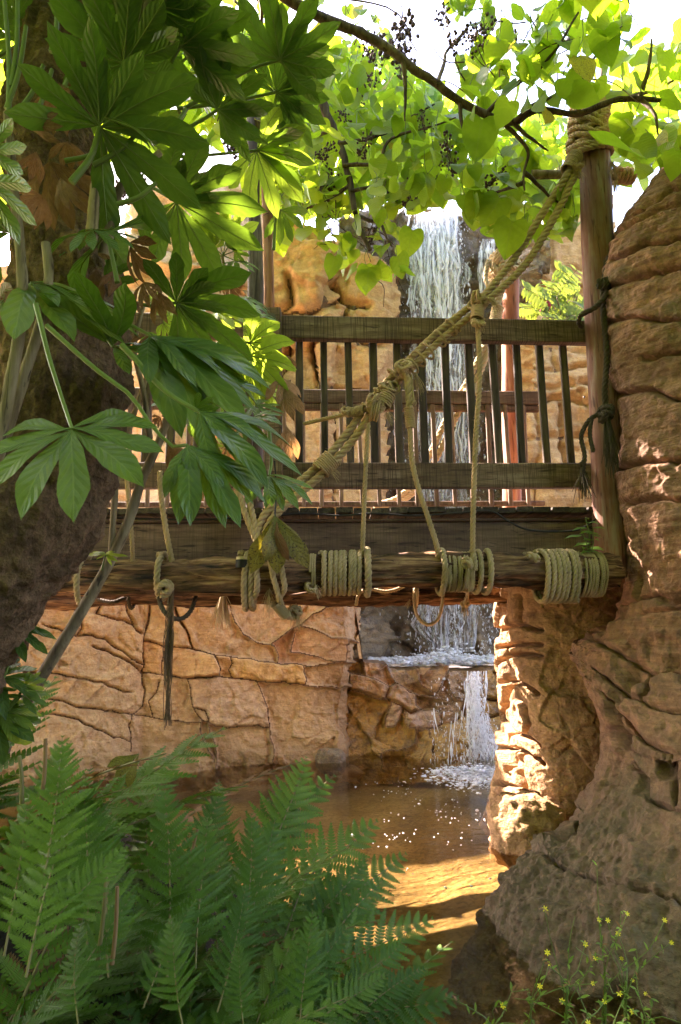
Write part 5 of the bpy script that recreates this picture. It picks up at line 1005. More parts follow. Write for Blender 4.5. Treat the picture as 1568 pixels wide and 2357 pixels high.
def mass(g, zones):
    for poly, n, (ya, yb), (sa, sb) in zones:
        for px, py in sample(poly, n):
            Y = rng.uniform(ya, yb); c = at(px, py, Y); d, nn = canopy_pose(); s = rng.uniform(sa, sb)
            if Y < 4.2 and rng.uniform() < .8 and seg_dist(np.array([px]), np.array([py - 20.]), [np.array([q[:2] for q in B2], float), np.array([q[:2] for q in B1[3:]], float)])[0][0] < 26: continue
            if Y < 4.35 and 552 < px < 648 and 300 < py < 740: continue
            if shades(c) or (Y < 3.95 and (1285 < px < 1425 and 225 < py < 400 or 1210 < px < 1470 and 372 < py < 425)): continue
            Mx = np.array(basis(c, d, nn, s)); V, Q, UV = proto[rng.integers(4)]
            g.add(V @ Mx[:3, :3].T + Mx[:3, 3], Q, 0, UV)
mass(g, MASS); mass(g, NEARM)
def above(g, n, x0, x1, y0, y1, z0, z1):               # unseen leaves added overhead, behind and beside the camera to shade the foreground
    k = 0
    while k < n:
        c = np.array((rng.uniform(x0, x1), rng.uniform(y0, y1), rng.uniform(z0, z1))); px, py = proj(c); k += 1
        if (c[1] > 0 and -120 < px < 1690 and -130 < py < 2480) or shades(c, .3): continue
        d, nn = canopy_pose(); s = rng.uniform(.24, .36); Mx = np.array(basis(c, d, nn, s)); V, Q, UV = proto[rng.integers(4)]; g.add(V @ Mx[:3, :3].T + Mx[:3, 3], Q, 0, UV)
def shade_for(g, n, pts):                              # leaves added up the sun rays to shade the brown rock and the ferns, where the picture shows leaves or nothing
    pts = np.array(pts); k = 0
    while k < n:
        k += 1; p = pts[rng.integers(len(pts))] + rng.normal(0, .2, 3); z = rng.uniform(3.6, 8.0); c = p + SUN_DIR * (z - p[2]) / SUN_DIR[2]; px, py = proj(c)
        if shades(c, .3): continue
        inside = c[1] > 0 and -60 < px < 1630 and -60 < py < 2400
        if inside and (c[1] < 3.9 or not any(in_poly(np.array([px]), np.array([py]), zz[0])[0] for zz in MASS + ZONES[:1] + [([(0, 0), (620, 0), (620, 300), (420, 340), (0, 330)],)]) or any(((px - a) / b) ** 2 + ((py - q) / d_) ** 2 < 1.2 for a, q, b, d_ in SKYGAP)): continue
        d, nn = canopy_pose(); s = rng.uniform(.15, .21); Mx = np.array(basis(c, d, nn, s)); V, Q, UV = proto[rng.integers(4)]; g.add(V @ Mx[:3, :3].T + Mx[:3, 3], Q, 0, UV)
shade_for(g, 2300, [(1.5, 2.9, .8), (1.7, 2.7, 1.4), (1.6, 2.8, 2.0), (1.7, 2.9, 2.6), (1.6, 3.0, 3.2), (1.9, 2.7, 3.6), (1.2, 2.4, .4), (1.5, 2.2, .8), (1.5, 3.75, 2.2), (1.5, 3.75, 3.0), (1.4, 3.75, 3.8)])
shade_for(g, 700, [(-.6, 1.6, .6), (-.2, 1.8, .7), (.1, 1.8, .5), (-.4, 2.4, .7), (-.9, 1.8, .8), (-.7, 1.9, 2.2), (-.3, 1.9, 1.8), (-.7, 1.8, 3.0), (-.2, 2, 2.8)])
above(g, 2800, -4, 4, -4, 2.6, 3.4, 5.4); above(g, 1000, -3.6, -1.5, 2.0, 5.4, 2.4, 5.6); above(g, 800, 1.2, 4.5, -1.0, 3.4, 4.6, 6.2); above(g, 2200, -5, 5, -4.5, -2.2, .2, 4.2); above(g, 900, -2.6, 2.6, -2.3, -.8, -.3, 1.7); above(g, 700, -5, -2.6, -3, 2, 0, 4)
o = g.build('foliage', MAT['heart_mass'], tree); o['kind'] = 'stuff'  # visible crown together with the unseen leaves added for shade
tw = G()
for k in range(150):
    poly, n, (ya, yb), _ = ZONES[k % 6] if k % 2 else MASS[k % 2]; px, py = sample(poly, 1)[0]; c = at(px, py, rng.uniform(ya, yb)); v = nrm(rng.normal(0, 1, 3) + (0, 0, .3)); l = rng.uniform(.15, .4); P = [c, c + v * l * .5 + rng.normal(0, .03, 3), c + v * l + rng.normal(0, .05, 3)]
    tube(tw, resample(P, n=8)[0], np.linspace(.0042, .002, 8), 5)
o = tw.build('twigs', MAT['twig'], tree); o['kind'] = 'stuff'
def cluster_mesh(seed, L=.2, n=34):
    rs = np.random.default_rng(seed); g = G(); P = np.stack([.02 * np.sin(np.linspace(0, 4, 9) + seed), .02 * np.cos(np.linspace(0, 3, 9)), -np.linspace(0, L, 9)], -1); tube(g, P, .0025, 5, 1)
    S = [(0, 0, .6), (.5, 0, .25), (0, .5, .25), (-.5, 0, .25), (0, -.5, .25), (.45, 0, -.25), (0, .45, -.25), (-.45, 0, -.25), (0, -.45, -.25), (0, 0, -.65)]; T = [[0, 1 + i, 1 + (i + 1) % 4] for i in range(4)] + [[9, 5 + (i + 1) % 4, 5 + i] for i in range(4)]; Q = [[1 + i, 5 + i, 5 + (i + 1) % 4, 1 + (i + 1) % 4] for i in range(4)]
    for k in range(n):
        p = P[rs.integers(1, 9)] + rs.normal(0, .022, 3); V = np.array(S) * rs.uniform(.013, .02) + p; g.add(V, T, 0); g.add(V, Q, 0); tube(g, [p, P[rs.integers(1, 9)]], .001, 3, 1, False)
    return g.mesh('seed_cluster', [MAT['capsule'], MAT['twig']])
CMs = [cluster_mesh(k) for k in range(4)]
for k, (x, y, Y, s) in enumerate([(925, 5, 3.6, 1.3), (918, 45, 3.6, 1.1), (880, 75, 3.6, .8), (850, 70, 3.7, .7), (1008, 5, 3.6, .8), (1072, 45, 3.5, .9), (1092, 55, 3.5, .8), (1140, 30, 3.4, .9), (1155, 50, 3.4, .7), (742, 375, 4.2, .9), (750, 400, 4.2, .8), (955, 400, 4.2, .9), (945, 415, 4.2, .8), (1020, 350, 4.1, .7), (1050, 345, 4.1, .7), (1010, 335, 4.2, .6), (675, 290, 4.3, .8), (545, 300, 4.2, 1), (875, 500, 4.3, .8), (815, 180, 4.1, .7), (312, 380, 4.5, 1), (330, 510, 4.6, .9), (365, 525, 4.6, .8), (280, 400, 4.4, .9), (545, 270, 4.2, .8)]):
    put('seed_cluster', CMs[k % 4], tree, at(x, y, Y), (rng.normal(0, .2), 1, rng.normal(0, .2)), (rng.normal(0, .3), 0, 1), s * 1.35)

for k in range(12):
    px, py = sample(ZONES[0][0], 1)[0]; put('seed_cluster', CMs[k % 4], tree, at(px, py, rng.uniform(3.5, 4.0)), (rng.normal(0, .2), 1, rng.normal(0, .2)), (rng.normal(0, .3), 0, 1), rng.uniform(.7, 1.1))
# ------------------------------------------------------------------ glossy shrub with palmate leaves
shrub = thing('glossy_shrub', at(60, 1700, 2.35), 'large glossy shrub with many-fingered dark leaves covering the upper left', 'shrub')
FL = [palm_leaf('palmate_leaf', nl, sp, sd, MAT['fatsia'], droop=dr) for nl, sp, sd, dr in ((9, 122, 1, .2), (7, 108, 2, .35), (8, 118, 3, .12), (9, 125, 4, .3))]
FP = [palm_leaf('young_palmate_leaf', 7, 100, 11, MAT['fatsia_pale'], droop=.25), palm_leaf('young_palmate_leaf', 5, 70, 12, MAT['fatsia_pale'], droop=.3)]
FN = [palm_leaf('half_leaf', 5, 62, 21, MAT['fatsia'], droop=.3), palm_leaf('half_leaf', 3, 34, 22, MAT['fatsia'], droop=.35)]
FD = [palm_leaf('dry_leaf', 5, 50, 31, MAT['dryleaf'], droop=.1, curl=.5, rough=.012), palm_leaf('dry_leaf', 3, 22, 32, MAT['dryleaf'], droop=.0, curl=.7, rough=.016)]
def FLEAF(tile, c, t, n, Y, me, st=None, par=None, r=.006):
    (c2,), (t2,) = tl(*tile, [c]), tl(*tile, [t]); n = np.asarray(n, float) + rng.normal(0, .07, 3); a, d, L = screen_dir(c2, t2, Y, n); o = put('leaf', me, par or shrub, a, d, n, L * .9)
    if st:
        pts = [at(*tl(*tile, [p])[0], Y + .02) for p in st]; stalk(par or shrub, [a] + pts, r * .8, r * 1.25)
    return o
t0, t1 = (0, 0), (0, 1)
L_ = FLEAF
# underside leaves high in the shade
L_(t0, (572, 290), (470, 60), UNDER, 1.75, FL[0], [(578, 400), (590, 620)]); L_(t0, (572, 285), (650, 40), (.2, .7, .6), 1.8, FN[0])
L_(t0, (830, 213), (1010, 10), UNDER, 1.8, FL[2], [(770, 320), (700, 440)]); L_(t0, (835, 215), (1240, 230), (.1, .5, .85), 1.78, FN[1])
L_(t0, (1290, 275), (1470, 60), (.1, .75, .6), 1.95, FL[1], [(1130, 330), (850, 500)]); L_(t0, (1290, 290), (1560, 250), (.1, .6, .75), 2.0, FN[0])
L_(t0, (1003, 505), (1250, 350), (.0, .8, .55), 1.9, FL[1], [(900, 570), (700, 660)]); L_(t0, (1003, 500), (900, 265), (.0, .7, .6), 1.95, FN[1]); L_(t0, (1010, 510), (1260, 570), (.1, .5, .8), 1.92, FN[1])
L_(t0, (1270, 425), (1530, 345), UNDER, 2.1, FL[0], [(1050, 470), (820, 500)]); L_(t0, (1270, 430), (1560, 530), (.1, .6, .7), 2.12, FN[0])
L_(t0, (1182, 692), (1440, 850), (.1, .7, .65), 2.2, FP[0], [(1000, 710), (700, 730)]); L_(t0, (1182, 692), (1480, 705), (.0, .5, .85), 2.2, FN[1])
L_(t0, (460, 585), (925, 720), (-.2, .65, .75), 1.7, FN[0], [(420, 720), (330, 840)], r=.009); L_(t0, (460, 580), (330, 330), UNDER, 1.72, FN[0]); L_(t0, (455, 575), (560, 390), UNDER, 1.74, FN[1]); L_(t0, (480, 540), (750, 545), (.2, -.5, .85), 1.66, FN[1])
L_(t0, (812, 930), (1200, 1050), (-.1, .65, .75), 2.0, FL[0], [(690, 860), (580, 850)]); L_(t0, (812, 930), (1000, 830), UNDER, 2.02, FN[1])
L_(t0, (-60, 690), (195, 690), (.1, .8, .5), 1.4, FN[1]); L_(t0, (-60, 700), (10, 600), (.1, .8, .5), 1.42, FN[1]); L_(t0, (-70, 840), (215, 965), (.1, .7, .7), 1.45, FN[1])
L_(t0, (490, 1075), (292, 760), (-.6, -.5, .6), 1.75, FN[1], [(520, 1200), (540, 1300)]); L_(t0, (430, 1060), (250, 900), TOP, 1.75, FN[1]); L_(t0, (430, 1060), (580, 1170), TOP, 1.72, FN[0])
L_(t0, (1290, 965), (1370, 1080), (.2, .8, .5), 2.6, FN[0], [(1270, 1000), (1260, 1150)]); L_(t0, (720, 30), (560, -120), UNDER, 1.7, FL[0]); L_(t0, (730, 40), (900, -120), UNDER, 1.72, FL[3])
for k in range(15):   # the dense dark top
    x, y = rng.uniform(-60, 960), rng.uniform(-120, 330) * (1 - .0 * k); a = rng.uniform(0, 6.28); l = rng.uniform(150, 260); L_(t0, (x, y), (x + l * math.cos(a), y + .7 * l * math.sin(a)), (rng.normal(0, .25), .62, .75), rng.uniform(1.9, 2.5), FL[k % 4], [(x - 60 + rng.normal(0, 60), y + 150), (x - 120, y + 330)] if k % 2 else None)
for k in range(7):
    x, y = rng.uniform(250, 850), rng.uniform(250, 650); a = rng.uniform(-.6, 2.2); l = rng.uniform(200, 320); L_(t0, (x, y), (x + l * math.cos(a), y + .7 * l * math.sin(a)), (rng.normal(0, .3), rng.choice((.6, -.5)), .75), rng.uniform(2.3, 2.9), FL[k % 4])
# top side leaves lower down
hero = L_(t1, (332, 797), (490, 1210), (.04, -.80, .58), 1.45, FL[0], [(300, 700), (230, 480), (190, 320), (165, 220)], r=.005)
L_(t1, (812, 215), (1205, 345), (-.1, .6, .75), 2.0, FN[0], [(700, 230), (560, 200)]); L_(t1, (812, 215), (870, 45), UNDER, 2.02, FN[1]); L_(t1, (812, 215), (1075, 205), UNDER, 2.0, FN[1])
L_(t1, (150, 125), (650, 320), (.2, -.6, .75), 1.75, FN[0], [(110, 190), (90, 280)], r=.008); L_(t1, (165, 130), (470, 190), (.1, -.4, .9), 1.73, FN[1])
L_(t1, (522, 420), (800, 440), (.2, -.55, .8), 1.8, FN[0], [(400, 250), (300, 240)]); L_(t1, (520, 415), (480, 150), UNDER, 1.82, FN[1]); L_(t1, (540, 415), (760, 330), TOP, 1.8, FN[1])
L_(t1, (690, 365), (1200, 690), (.1, -.7, .7), 1.85, FN[1], [(560, 300), (450, 280)]); L_(t1, (700, 360), (1285, 690), (.3, -.5, .8), 1.87, FN[1]); L_(t1, (720, 370), (1260, 570), (.2, -.6, .8), 1.9, FN[1]); L_(t1, (690, 370), (960, 560), TOP, 1.83, FN[1])
L_(t1, (912, 715), (1260, 985), (.25, -.75, .65), 1.7, FN[1], [(760, 620), (600, 450), (560, 410)], r=.007); L_(t1, (912, 715), (1460, 865), (.2, -.6, .78), 1.68, FN[1]); L_(t1, (920, 720), (1170, 930), FACE, 1.66, FN[1]); L_(t1, (905, 710), (1000, 640), UNDER, 1.72, FN[1])
L_(t1, (862, 870), (1100, 1200), (.35, -.75, .6), 1.6, FN[1], [(800, 880), (690, 770), (600, 640), (440, 520), (215, 320)], r=.0055); L_(t1, (862, 875), (930, 1120), FACE, 1.58, FN[1]); L_(t1, (870, 870), (1180, 1178), (.3, -.6, .7), 1.6, FN[1])
L_(t1, (1150, 400), (1405, 482), (.1, .6, .75), 2.4, FP[0], [(1050, 390), (960, 420)]); L_(t1, (1150, 460), (1360, 590), (.15, .6, .75), 2.35, FP[1]); L_(t1, (1120, 340), (1325, 350), (.1, .5, .8), 2.45, FP[1]); L_(t1, (1160, 520), (1280, 680), (.2, .8, .5), 2.45, FP[0])
L_(t1, (870, 590), (1000, 640), TOP, 1.9, FN[0]); L_(t1, (930, 530), (1250, 560), TOP, 2.0, FN[1]); L_(t1, (760, 560), (920, 620), TOP, 2.1, FN[1]); L_(t1, (1000, 260), (1190, 300), TOP, 2.5, FP[1]); L_(t1, (1050, 350), (1220, 420), SIDE, 2.3, FN[0]); L_(t1, (880, 300), (940, 360), SIDE, 2.2, FN[1])
L_(t1, (1240, 1010), (1400, 1150), (.2, -.6, .75), 2.3, FN[0], [(1250, 940), (1240, 800)]); L_(t1, (1250, 1020), (1320, 1160), FACE, 2.3, FN[1]); L_(t1, (1240, 1010), (1260, 1000), TOP, 2.3, FP[1])
L_(t1, (930, 880), (1030, 950), FACE, 2.4, FP[0]); L_(t1, (630, 985), (690, 1010), TOP, 2.6, FP[0]); L_(t1, (610, 960), (580, 950), TOP, 2.6, FP[1])
for k in range(18):
    x, y = rng.uniform(680, 1180), rng.uniform(150, 800); a = rng.uniform(-.3, 1.4); l = rng.uniform(130, 230); L_(t1, (x, y), (x + l * math.cos(a), y + .7 * l * math.sin(a)), (rng.normal(.1, .25), rng.choice((-.6, -.6, .6)), .7), rng.uniform(2.1, 2.9), (FL + FN + FP)[k % 8])
for k in range(10):
    x, y = rng.uniform(-40, 500), rng.uniform(-150, 330); a = rng.uniform(0, 6.28); l = rng.uniform(120, 240); L_(t1, (x, y), (x + l * math.cos(a), y + .7 * l * math.sin(a)), (rng.normal(0, .25), rng.choice((-.6, .6)), .7), rng.uniform(2.0, 2.1), (FN)[k % 2])
# dry leaves hanging on the stems
for tile, c, t, Y, m in [(t0, (250, 380), (270, 600), 1.8, 1), (t0, (280, 400), (330, 480), 1.78, 0), (t0, (60, 580), (20, 640), 1.7, 0), (t0, (120, 570), (280, 630), 1.7, 1), (t0, (170, 700), (165, 840), 1.75, 1), (t0, (230, 740), (260, 1000), 1.8, 0), (t0, (310, 650), (350, 780), 1.8, 0), (t0, (280, 820), (300, 980), 1.8, 1), (t0, (200, 900), (150, 1050), 1.8, 0), (t0, (600, 640), (600, 720), 1.9, 1),
                          (t1, (600, -60), (660, 120), 1.95, 0), (t1, (540, 60), (530, 190), 1.95, 1), (t1, (660, 120), (680, 240), 1.95, 0), (t1, (720, 150), (745, 320), 2.0, 1), (t1, (600, 190), (650, 240), 1.95, 1), (t1, (690, 360), (680, 460), 2.1, 0), (t1, (860, 520), (850, 640), 2.3, 1), (t1, (1290, 560), (1360, 700), 2.4, 0), (t1, (1310, 600), (1340, 760), 2.4, 1), (t1, (1320, 780), (1340, 950), 2.4, 1), (t1, (1280, 470), (1340, 500), 2.45, 0), (t1, (1330, 460), (1350, 520), 2.45, 1), (t1, (740, 740), (690, 780), 2.4, 0), (t1, (990, 730), (980, 840), 2.3, 0), (t1, (1010, 780), (1060, 880), 2.3, 1), (t1, (1060, 860), (1085, 960), 2.35, 0), (t1, (790, 850), (820, 980), 2.3, 1), (t1, (560, 680), (545, 760), 2.4, 1), (t1, (450, 60), (420, 200), 1.95, 1), (t1, (1060, 130), (1100, 220), 3.4, 0), (t1, (1030, 110), (1020, 180), 3.4, 1)]:
    (c2,), (t2,) = tl(*tile, [c]), tl(*tile, [t]); n = nrm((rng.normal(0, .5), -.8, rng.normal(.2, .3))); a, d, L = screen_dir(c2, t2, Y, n, .8); put('dry_leaf', FD[m], shrub, a, d, n, L * .9)
# stems
def stem(pts, r0, r1, seed=0, par=None): 
    P, s = resample([at(*p) for p in pts], n=60); g = G(); tube(g, P, np.linspace(r0, r1, 60), 12, disp=lambda V, t, a: .06 * r0 * fbm(V * 25, 2, seed) + .05 * r0 * (np.abs(np.sin(t * 40 + seed)) > .97)); return g.build('stem', MAT['stem'], par or shrub)
stem([(0, 1740, 2.5), (55, 1625, 2.5), (150, 1470, 2.5), (230, 1335, 2.5), (290, 1215, 2.5), (325, 1110, 2.5), (365, 1020, 2.5), (400, 930, 2.5), (440, 880, 2.5)], .025, .014, 1)
stem([(256, 1290, 2.5), (262, 1180, 2.5), (272, 1080, 2.5), (300, 980, 2.5), (340, 860, 2.5)], .013, .009, 2)
stem([(-190, 1900, 1.8), (-120, 1500, 1.75), (-60, 1200, 1.7), (0, 1000, 1.7), (25, 880, 1.7), (52, 700, 1.7), (45, 560, 1.7), (30, 420, 1.7), (18, 260, 1.7)], .02, .012, 3); stem([(-210, 1900, 1.85), (-110, 1500, 1.8), (-40, 1180, 1.75), (20, 980, 1.75), (60, 850, 1.75), (95, 740, 1.75), (112, 640, 1.78), (105, 560, 1.78)], .02, .013, 4)
stem([(210, 560, 1.8), (220, 430, 1.8), (240, 330, 1.8)], .018, .012, 5); stem([(240, 590, 1.85), (270, 450, 1.85), (305, 400, 1.85), (370, 350, 1.85)], .018, .01, 6); stem([(345, 1010, 2.4), (330, 900, 2.4), (310, 800, 2.4), (330, 700, 2.4)], .012, .008, 7); stem([(380, 960, 2.4), (400, 880, 2.4), (430, 830, 2.4), (470, 790, 2.4)], .012, .008, 8)
stem([(510, 880, 2.4), (500, 950, 2.4), (490, 900, 2.4), (480, 800, 2.4)], .01, .008, 9)
for a, b in (((215, 0), (150, 200)), ((130, 0), (118, 120)), ((100, 150), (30, 270)), ((120, 160), (60, 290)), ((60, 60), (15, 250)), ((10, 0), (20, 260)), ((40, 0), (25, 200)), ((250, 330), (150, 370)), ((330, 290), (215, 380)), ((360, 420), (270, 470)), ((430, 250), (350, 330))):
    stalk(shrub, [at(*a, 1.75), at((a[0] + b[0]) / 2 + 6, (a[1] + b[1]) / 2 + 8, 1.75), at(*b, 1.75)], .006, .008)
# sprig of the same kind growing near the grey pole
sprig = thing('young_shrub', at(520, 700, 3.45), 'small bright palmate sprig in front of the pale cliff beside the grey pole', 'shrub')
stalk(sprig, [at(525, 720, 3.45), at(520, 640, 3.45), at(512, 590, 3.45)], .009, .008, 'stem', 'stem')
for t, n in (((470, 555), UNDER), ((470, 600), TOP), ((530, 500), UNDER), ((490, 510), UNDER), ((570, 570), UNDER), ((580, 620), TOP), ((540, 545), FACE)):
    a = np.array((514, 585)); c2 = a + (np.array(t) - a) * .45; aa, d, L = screen_dir(tuple(c2), t, 3.45, n); put('leaf', FP[0] if t[1] < 560 else FL[1], sprig, aa, d, n, L * 1.2); stalk(sprig, [aa, at(514, 588, 3.45)], .003, .003)
# shoots on the slanting stem and at the left edge
sh = thing('green_shoot', at(240, 1275, 2.47), 'small sunlit green shoot sprouting from the slanting stem', 'shoot')
LM = leaf_mesh('lance_leaf', LANCE, 3, MAT['fatsia_pale'], droop=.2)
for t, n in (((192, 1268), TOP), ((205, 1262), TOP), ((225, 1285), TOP), ((262, 1300), SIDE), ((290, 1272), TOP), ((272, 1290), FACE), ((258, 1255), TOP)): a, d, L = screen_dir((244, 1278), t, 2.45, n); put('leaf', LM, sh, a, d, n, L)
stalk(sh, [at(244, 1278, 2.45), at(240, 1290, 2.46), at(234, 1312, 2.48)], .003, .004)
low = thing('low_shrub', at(0, 1800, 2.2), 'low glossy leafy shrub at the left edge below the leaning trunk', 'shrub')
for c, t, n, m in [((20, 1530), (15, 1495), SIDE, FN[1]), ((0, 1560), (95, 1590), TOP, FL[1]), ((60, 1580), (80, 1540), FACE, FP[1]), ((35, 1450), (115, 1480), TOP, FN[1]), ((30, 1445), (98, 1468), TOP, FN[1]), ((0, 1640), (60, 1690), TOP, FP[0]), ((50, 1600), (110, 1610), TOP, FN[1]), ((-20, 1600), (40, 1560), UNDER, FL[2]), ((10, 1700), (40, 1640), FACE, FP[1]), ((-10, 1650), (50, 1720), TOP, FL[0])]:
    a, d, L = screen_dir(c, t, 2.25, n); put('leaf', m, low, a, d, n, L); stalk(low, [a, at(-40, 1700, 2.25)], .004, .006)
# the dying leaf that hangs in front of the log
dl = thing('dying_leaf', at(632, 1180, 3.3), 'yellow and brown dying leaf hanging by its stalk in front of the log', 'leaf')
DM = [palm_leaf('dead_leaf', 3, 26, 41, MAT['deadleaf'], droop=.1, curl=.22, width=1.25), palm_leaf('dead_leaf', 3, 20, 42, MAT['dryleaf'], droop=.1, curl=.4, rough=.012)]
for t, n, m in (((645, 1325), (.1, -.95, .2), 0), ((665, 1290), (.5, -.8, .2), 0), ((612, 1290), (-.5, -.8, .2), 1)): a, d, L = screen_dir((633, 1185), t, 3.3, n, .6); put('lobe', DM[m], dl, a, d, n, L)
stalk(dl, [at(633, 1190, 3.3), at(636, 1120, 3.3), at(632, 1060, 3.25)], .0045, .004, 'black')
# fallen yellow leaf on the ferns
yl = thing('fallen_leaf', at(285, 1760, 1.75), 'curled yellow brown fallen leaf caught on the fern tips', 'leaf'); a, d, L = screen_dir((320, 1735), (265, 1790), 1.75, (.2, -.9, .4)); put('blade', FD[1] if False else DM[0], yl, a, d, (.2, -.9, .4), L * .9)

# ------------------------------------------------------------------ ferns
def frond_mesh(seed, np_=17, arch=.35, wid=.28, mat='fern'):
    rs = np.random.default_rng(seed); g = G(); y = np.linspace(0, 1, 24); C = np.stack([.06 * np.sin(y * 2.2 + seed) * y, y, -arch * y * y], -1); tube(g, C, np.linspace(.008, .0018, 24), 5, 1, False)
    for k in range(np_):
        t = .14 + .85 * (k / (np_ - 1)) ** .95; prof = min(1, (t - .02) * 5) * (1 - t) ** .7 * 1.3; L0 = wid * prof + .006
        o = np.array((np.interp(t, y, C[:, 0]), t, -arch * t * t)); tan = nrm((0, 1, -2 * arch * t))
        for sgn in (-1, 1):
            if rs.uniform() < .025: continue
            L = L0 * rs.uniform(.85, 1.08); a = math.radians(74 - 30 * t + rs.normal(0, 4)); lift = .22 - rs.uniform(0, .3)
            d = nrm(np.array((sgn * math.sin(a), math.cos(a), 0)) + np.array((0, 0, -2 * arch * t * math.cos(a) + lift))); up = nrm((0, 2 * arch * t, 1)); b = nrm(np.cross(d, up)); up = np.cross(b, d); fw = tan * .16 * L
            n = 12; s = np.linspace(0, 1, n + 1); M_ = o + d * (s * L)[:, None] + fw * (s ** 2)[:, None] - np.array((0, 0, 1.0)) * (.2 * L * s ** 2)[:, None]; w = (.4 / np_ + .0 * L) * min(1, L0 / .1) * (1 - s ** 2.6) * rs.uniform(.9, 1.1) + .0012
            V = list(M_); F_ = []
            for q in (-1, 1):
                for i in range(n):
                    a1 = M_[i] * .8 + M_[i + 1] * .2 + q * b * w[i] * .72 + up * w[i] * .2; tip = (M_[i] * .25 + M_[i + 1] * .75) + q * b * w[i] * rs.uniform(.94, 1.1) + d * L * .02 + up * w[i] * .3; V += [a1, tip]; j = len(V); F_.append([i, i + 1, j - 1, j - 2] if q > 0 else [i + 1, i, j - 2, j - 1])
            g.add(V, F_, 0, np.stack([np.full(len(V), .4), np.linspace(0, 1, len(V))], -1))
    return g.mesh('fern_frond', [MAT[mat], MAT['fernstalk']])
FR = [frond_mesh(k, 14 + k % 3, ar, wd) for k, (ar, wd) in enumerate(((.3, .27), (.5, .25), (.16, .26), (.7, .25), (.4, .22)))]
FRD = [frond_mesh(40 + k, 14, .55, .15, 'dryleaf') for k in range(2)]
def fern(x, y, label, n, L, seed, az=(0, 6.283), tiltr=(.25, 1.1)):
    rs = np.random.default_rng(seed); z = float(bank_z(np.array([x]), np.array([y]))[0]); t = thing('fern', (x, y, z), label, 'fern', 'ferns in the thicket on the near bank')
    for k in range(n):
        a = az[0] + (az[1] - az[0]) * (k + rs.uniform(0, .8)) / n; el = rs.uniform(*tiltr); l = L * rs.uniform(.75, 1.1); d = np.array((math.cos(a) * math.cos(el), math.sin(a) * math.cos(el), math.sin(el))); nn = np.array((-math.cos(a) * math.sin(el), -math.sin(a) * math.sin(el), math.cos(el))) + rs.normal(0, .15, 3)
        put('frond', FRD[k % 2] if rs.uniform() < .07 else FR[rs.integers(5)], t, np.array((x, y, z)) + rs.normal(0, .02, 3), d, nn, l)
    return t
fern(-.62, 1.25, 'tall fern at the left edge nearest the camera', 16, .55, 1, (.6, 4.0)); fern(-.28, 1.32, 'fern at the bottom between the left edge and the middle', 15, .5, 2, (.2, 4.0), (.5, 1.2)); fern(-.02, 1.5, 'fern at the bottom whose fronds lean right over the dark rock foot', 15, .6, 3, (-1.2, 2.2)); fern(-.95, 1.7, 'fern below the low glossy shrub at the left edge', 14, .75, 4)
fern(-.5, 1.8, 'fern in the middle of the thicket behind the nearest ones', 14, .66, 5); fern(-.15, 1.95, 'fern whose fronds reach right over the brown pool', 16, .66, 6, (-1.4, 2.4)); fern(-.75, 2.35, 'fern at the back of the thicket under the slanting stem', 13, .62, 7); fern(-.3, 2.45, 'fern at the water edge below the hanging tassel', 13, .55, 8); fern(-1.25, 2.2, 'fern far left behind the low shrub', 12, .7, 9); fern(-.42, 1.02, 'dark fern in the bottom left corner', 14, .5, 10); fern(-.1, 1.15, 'fern at the bottom edge nearest the middle', 13, .48, 11)
pf = thing('fern', at(450, 2300, 1.45), 'group of long separate fronds rising in front of the fern thicket', 'fern', 'ferns in the thicket on the near bank')
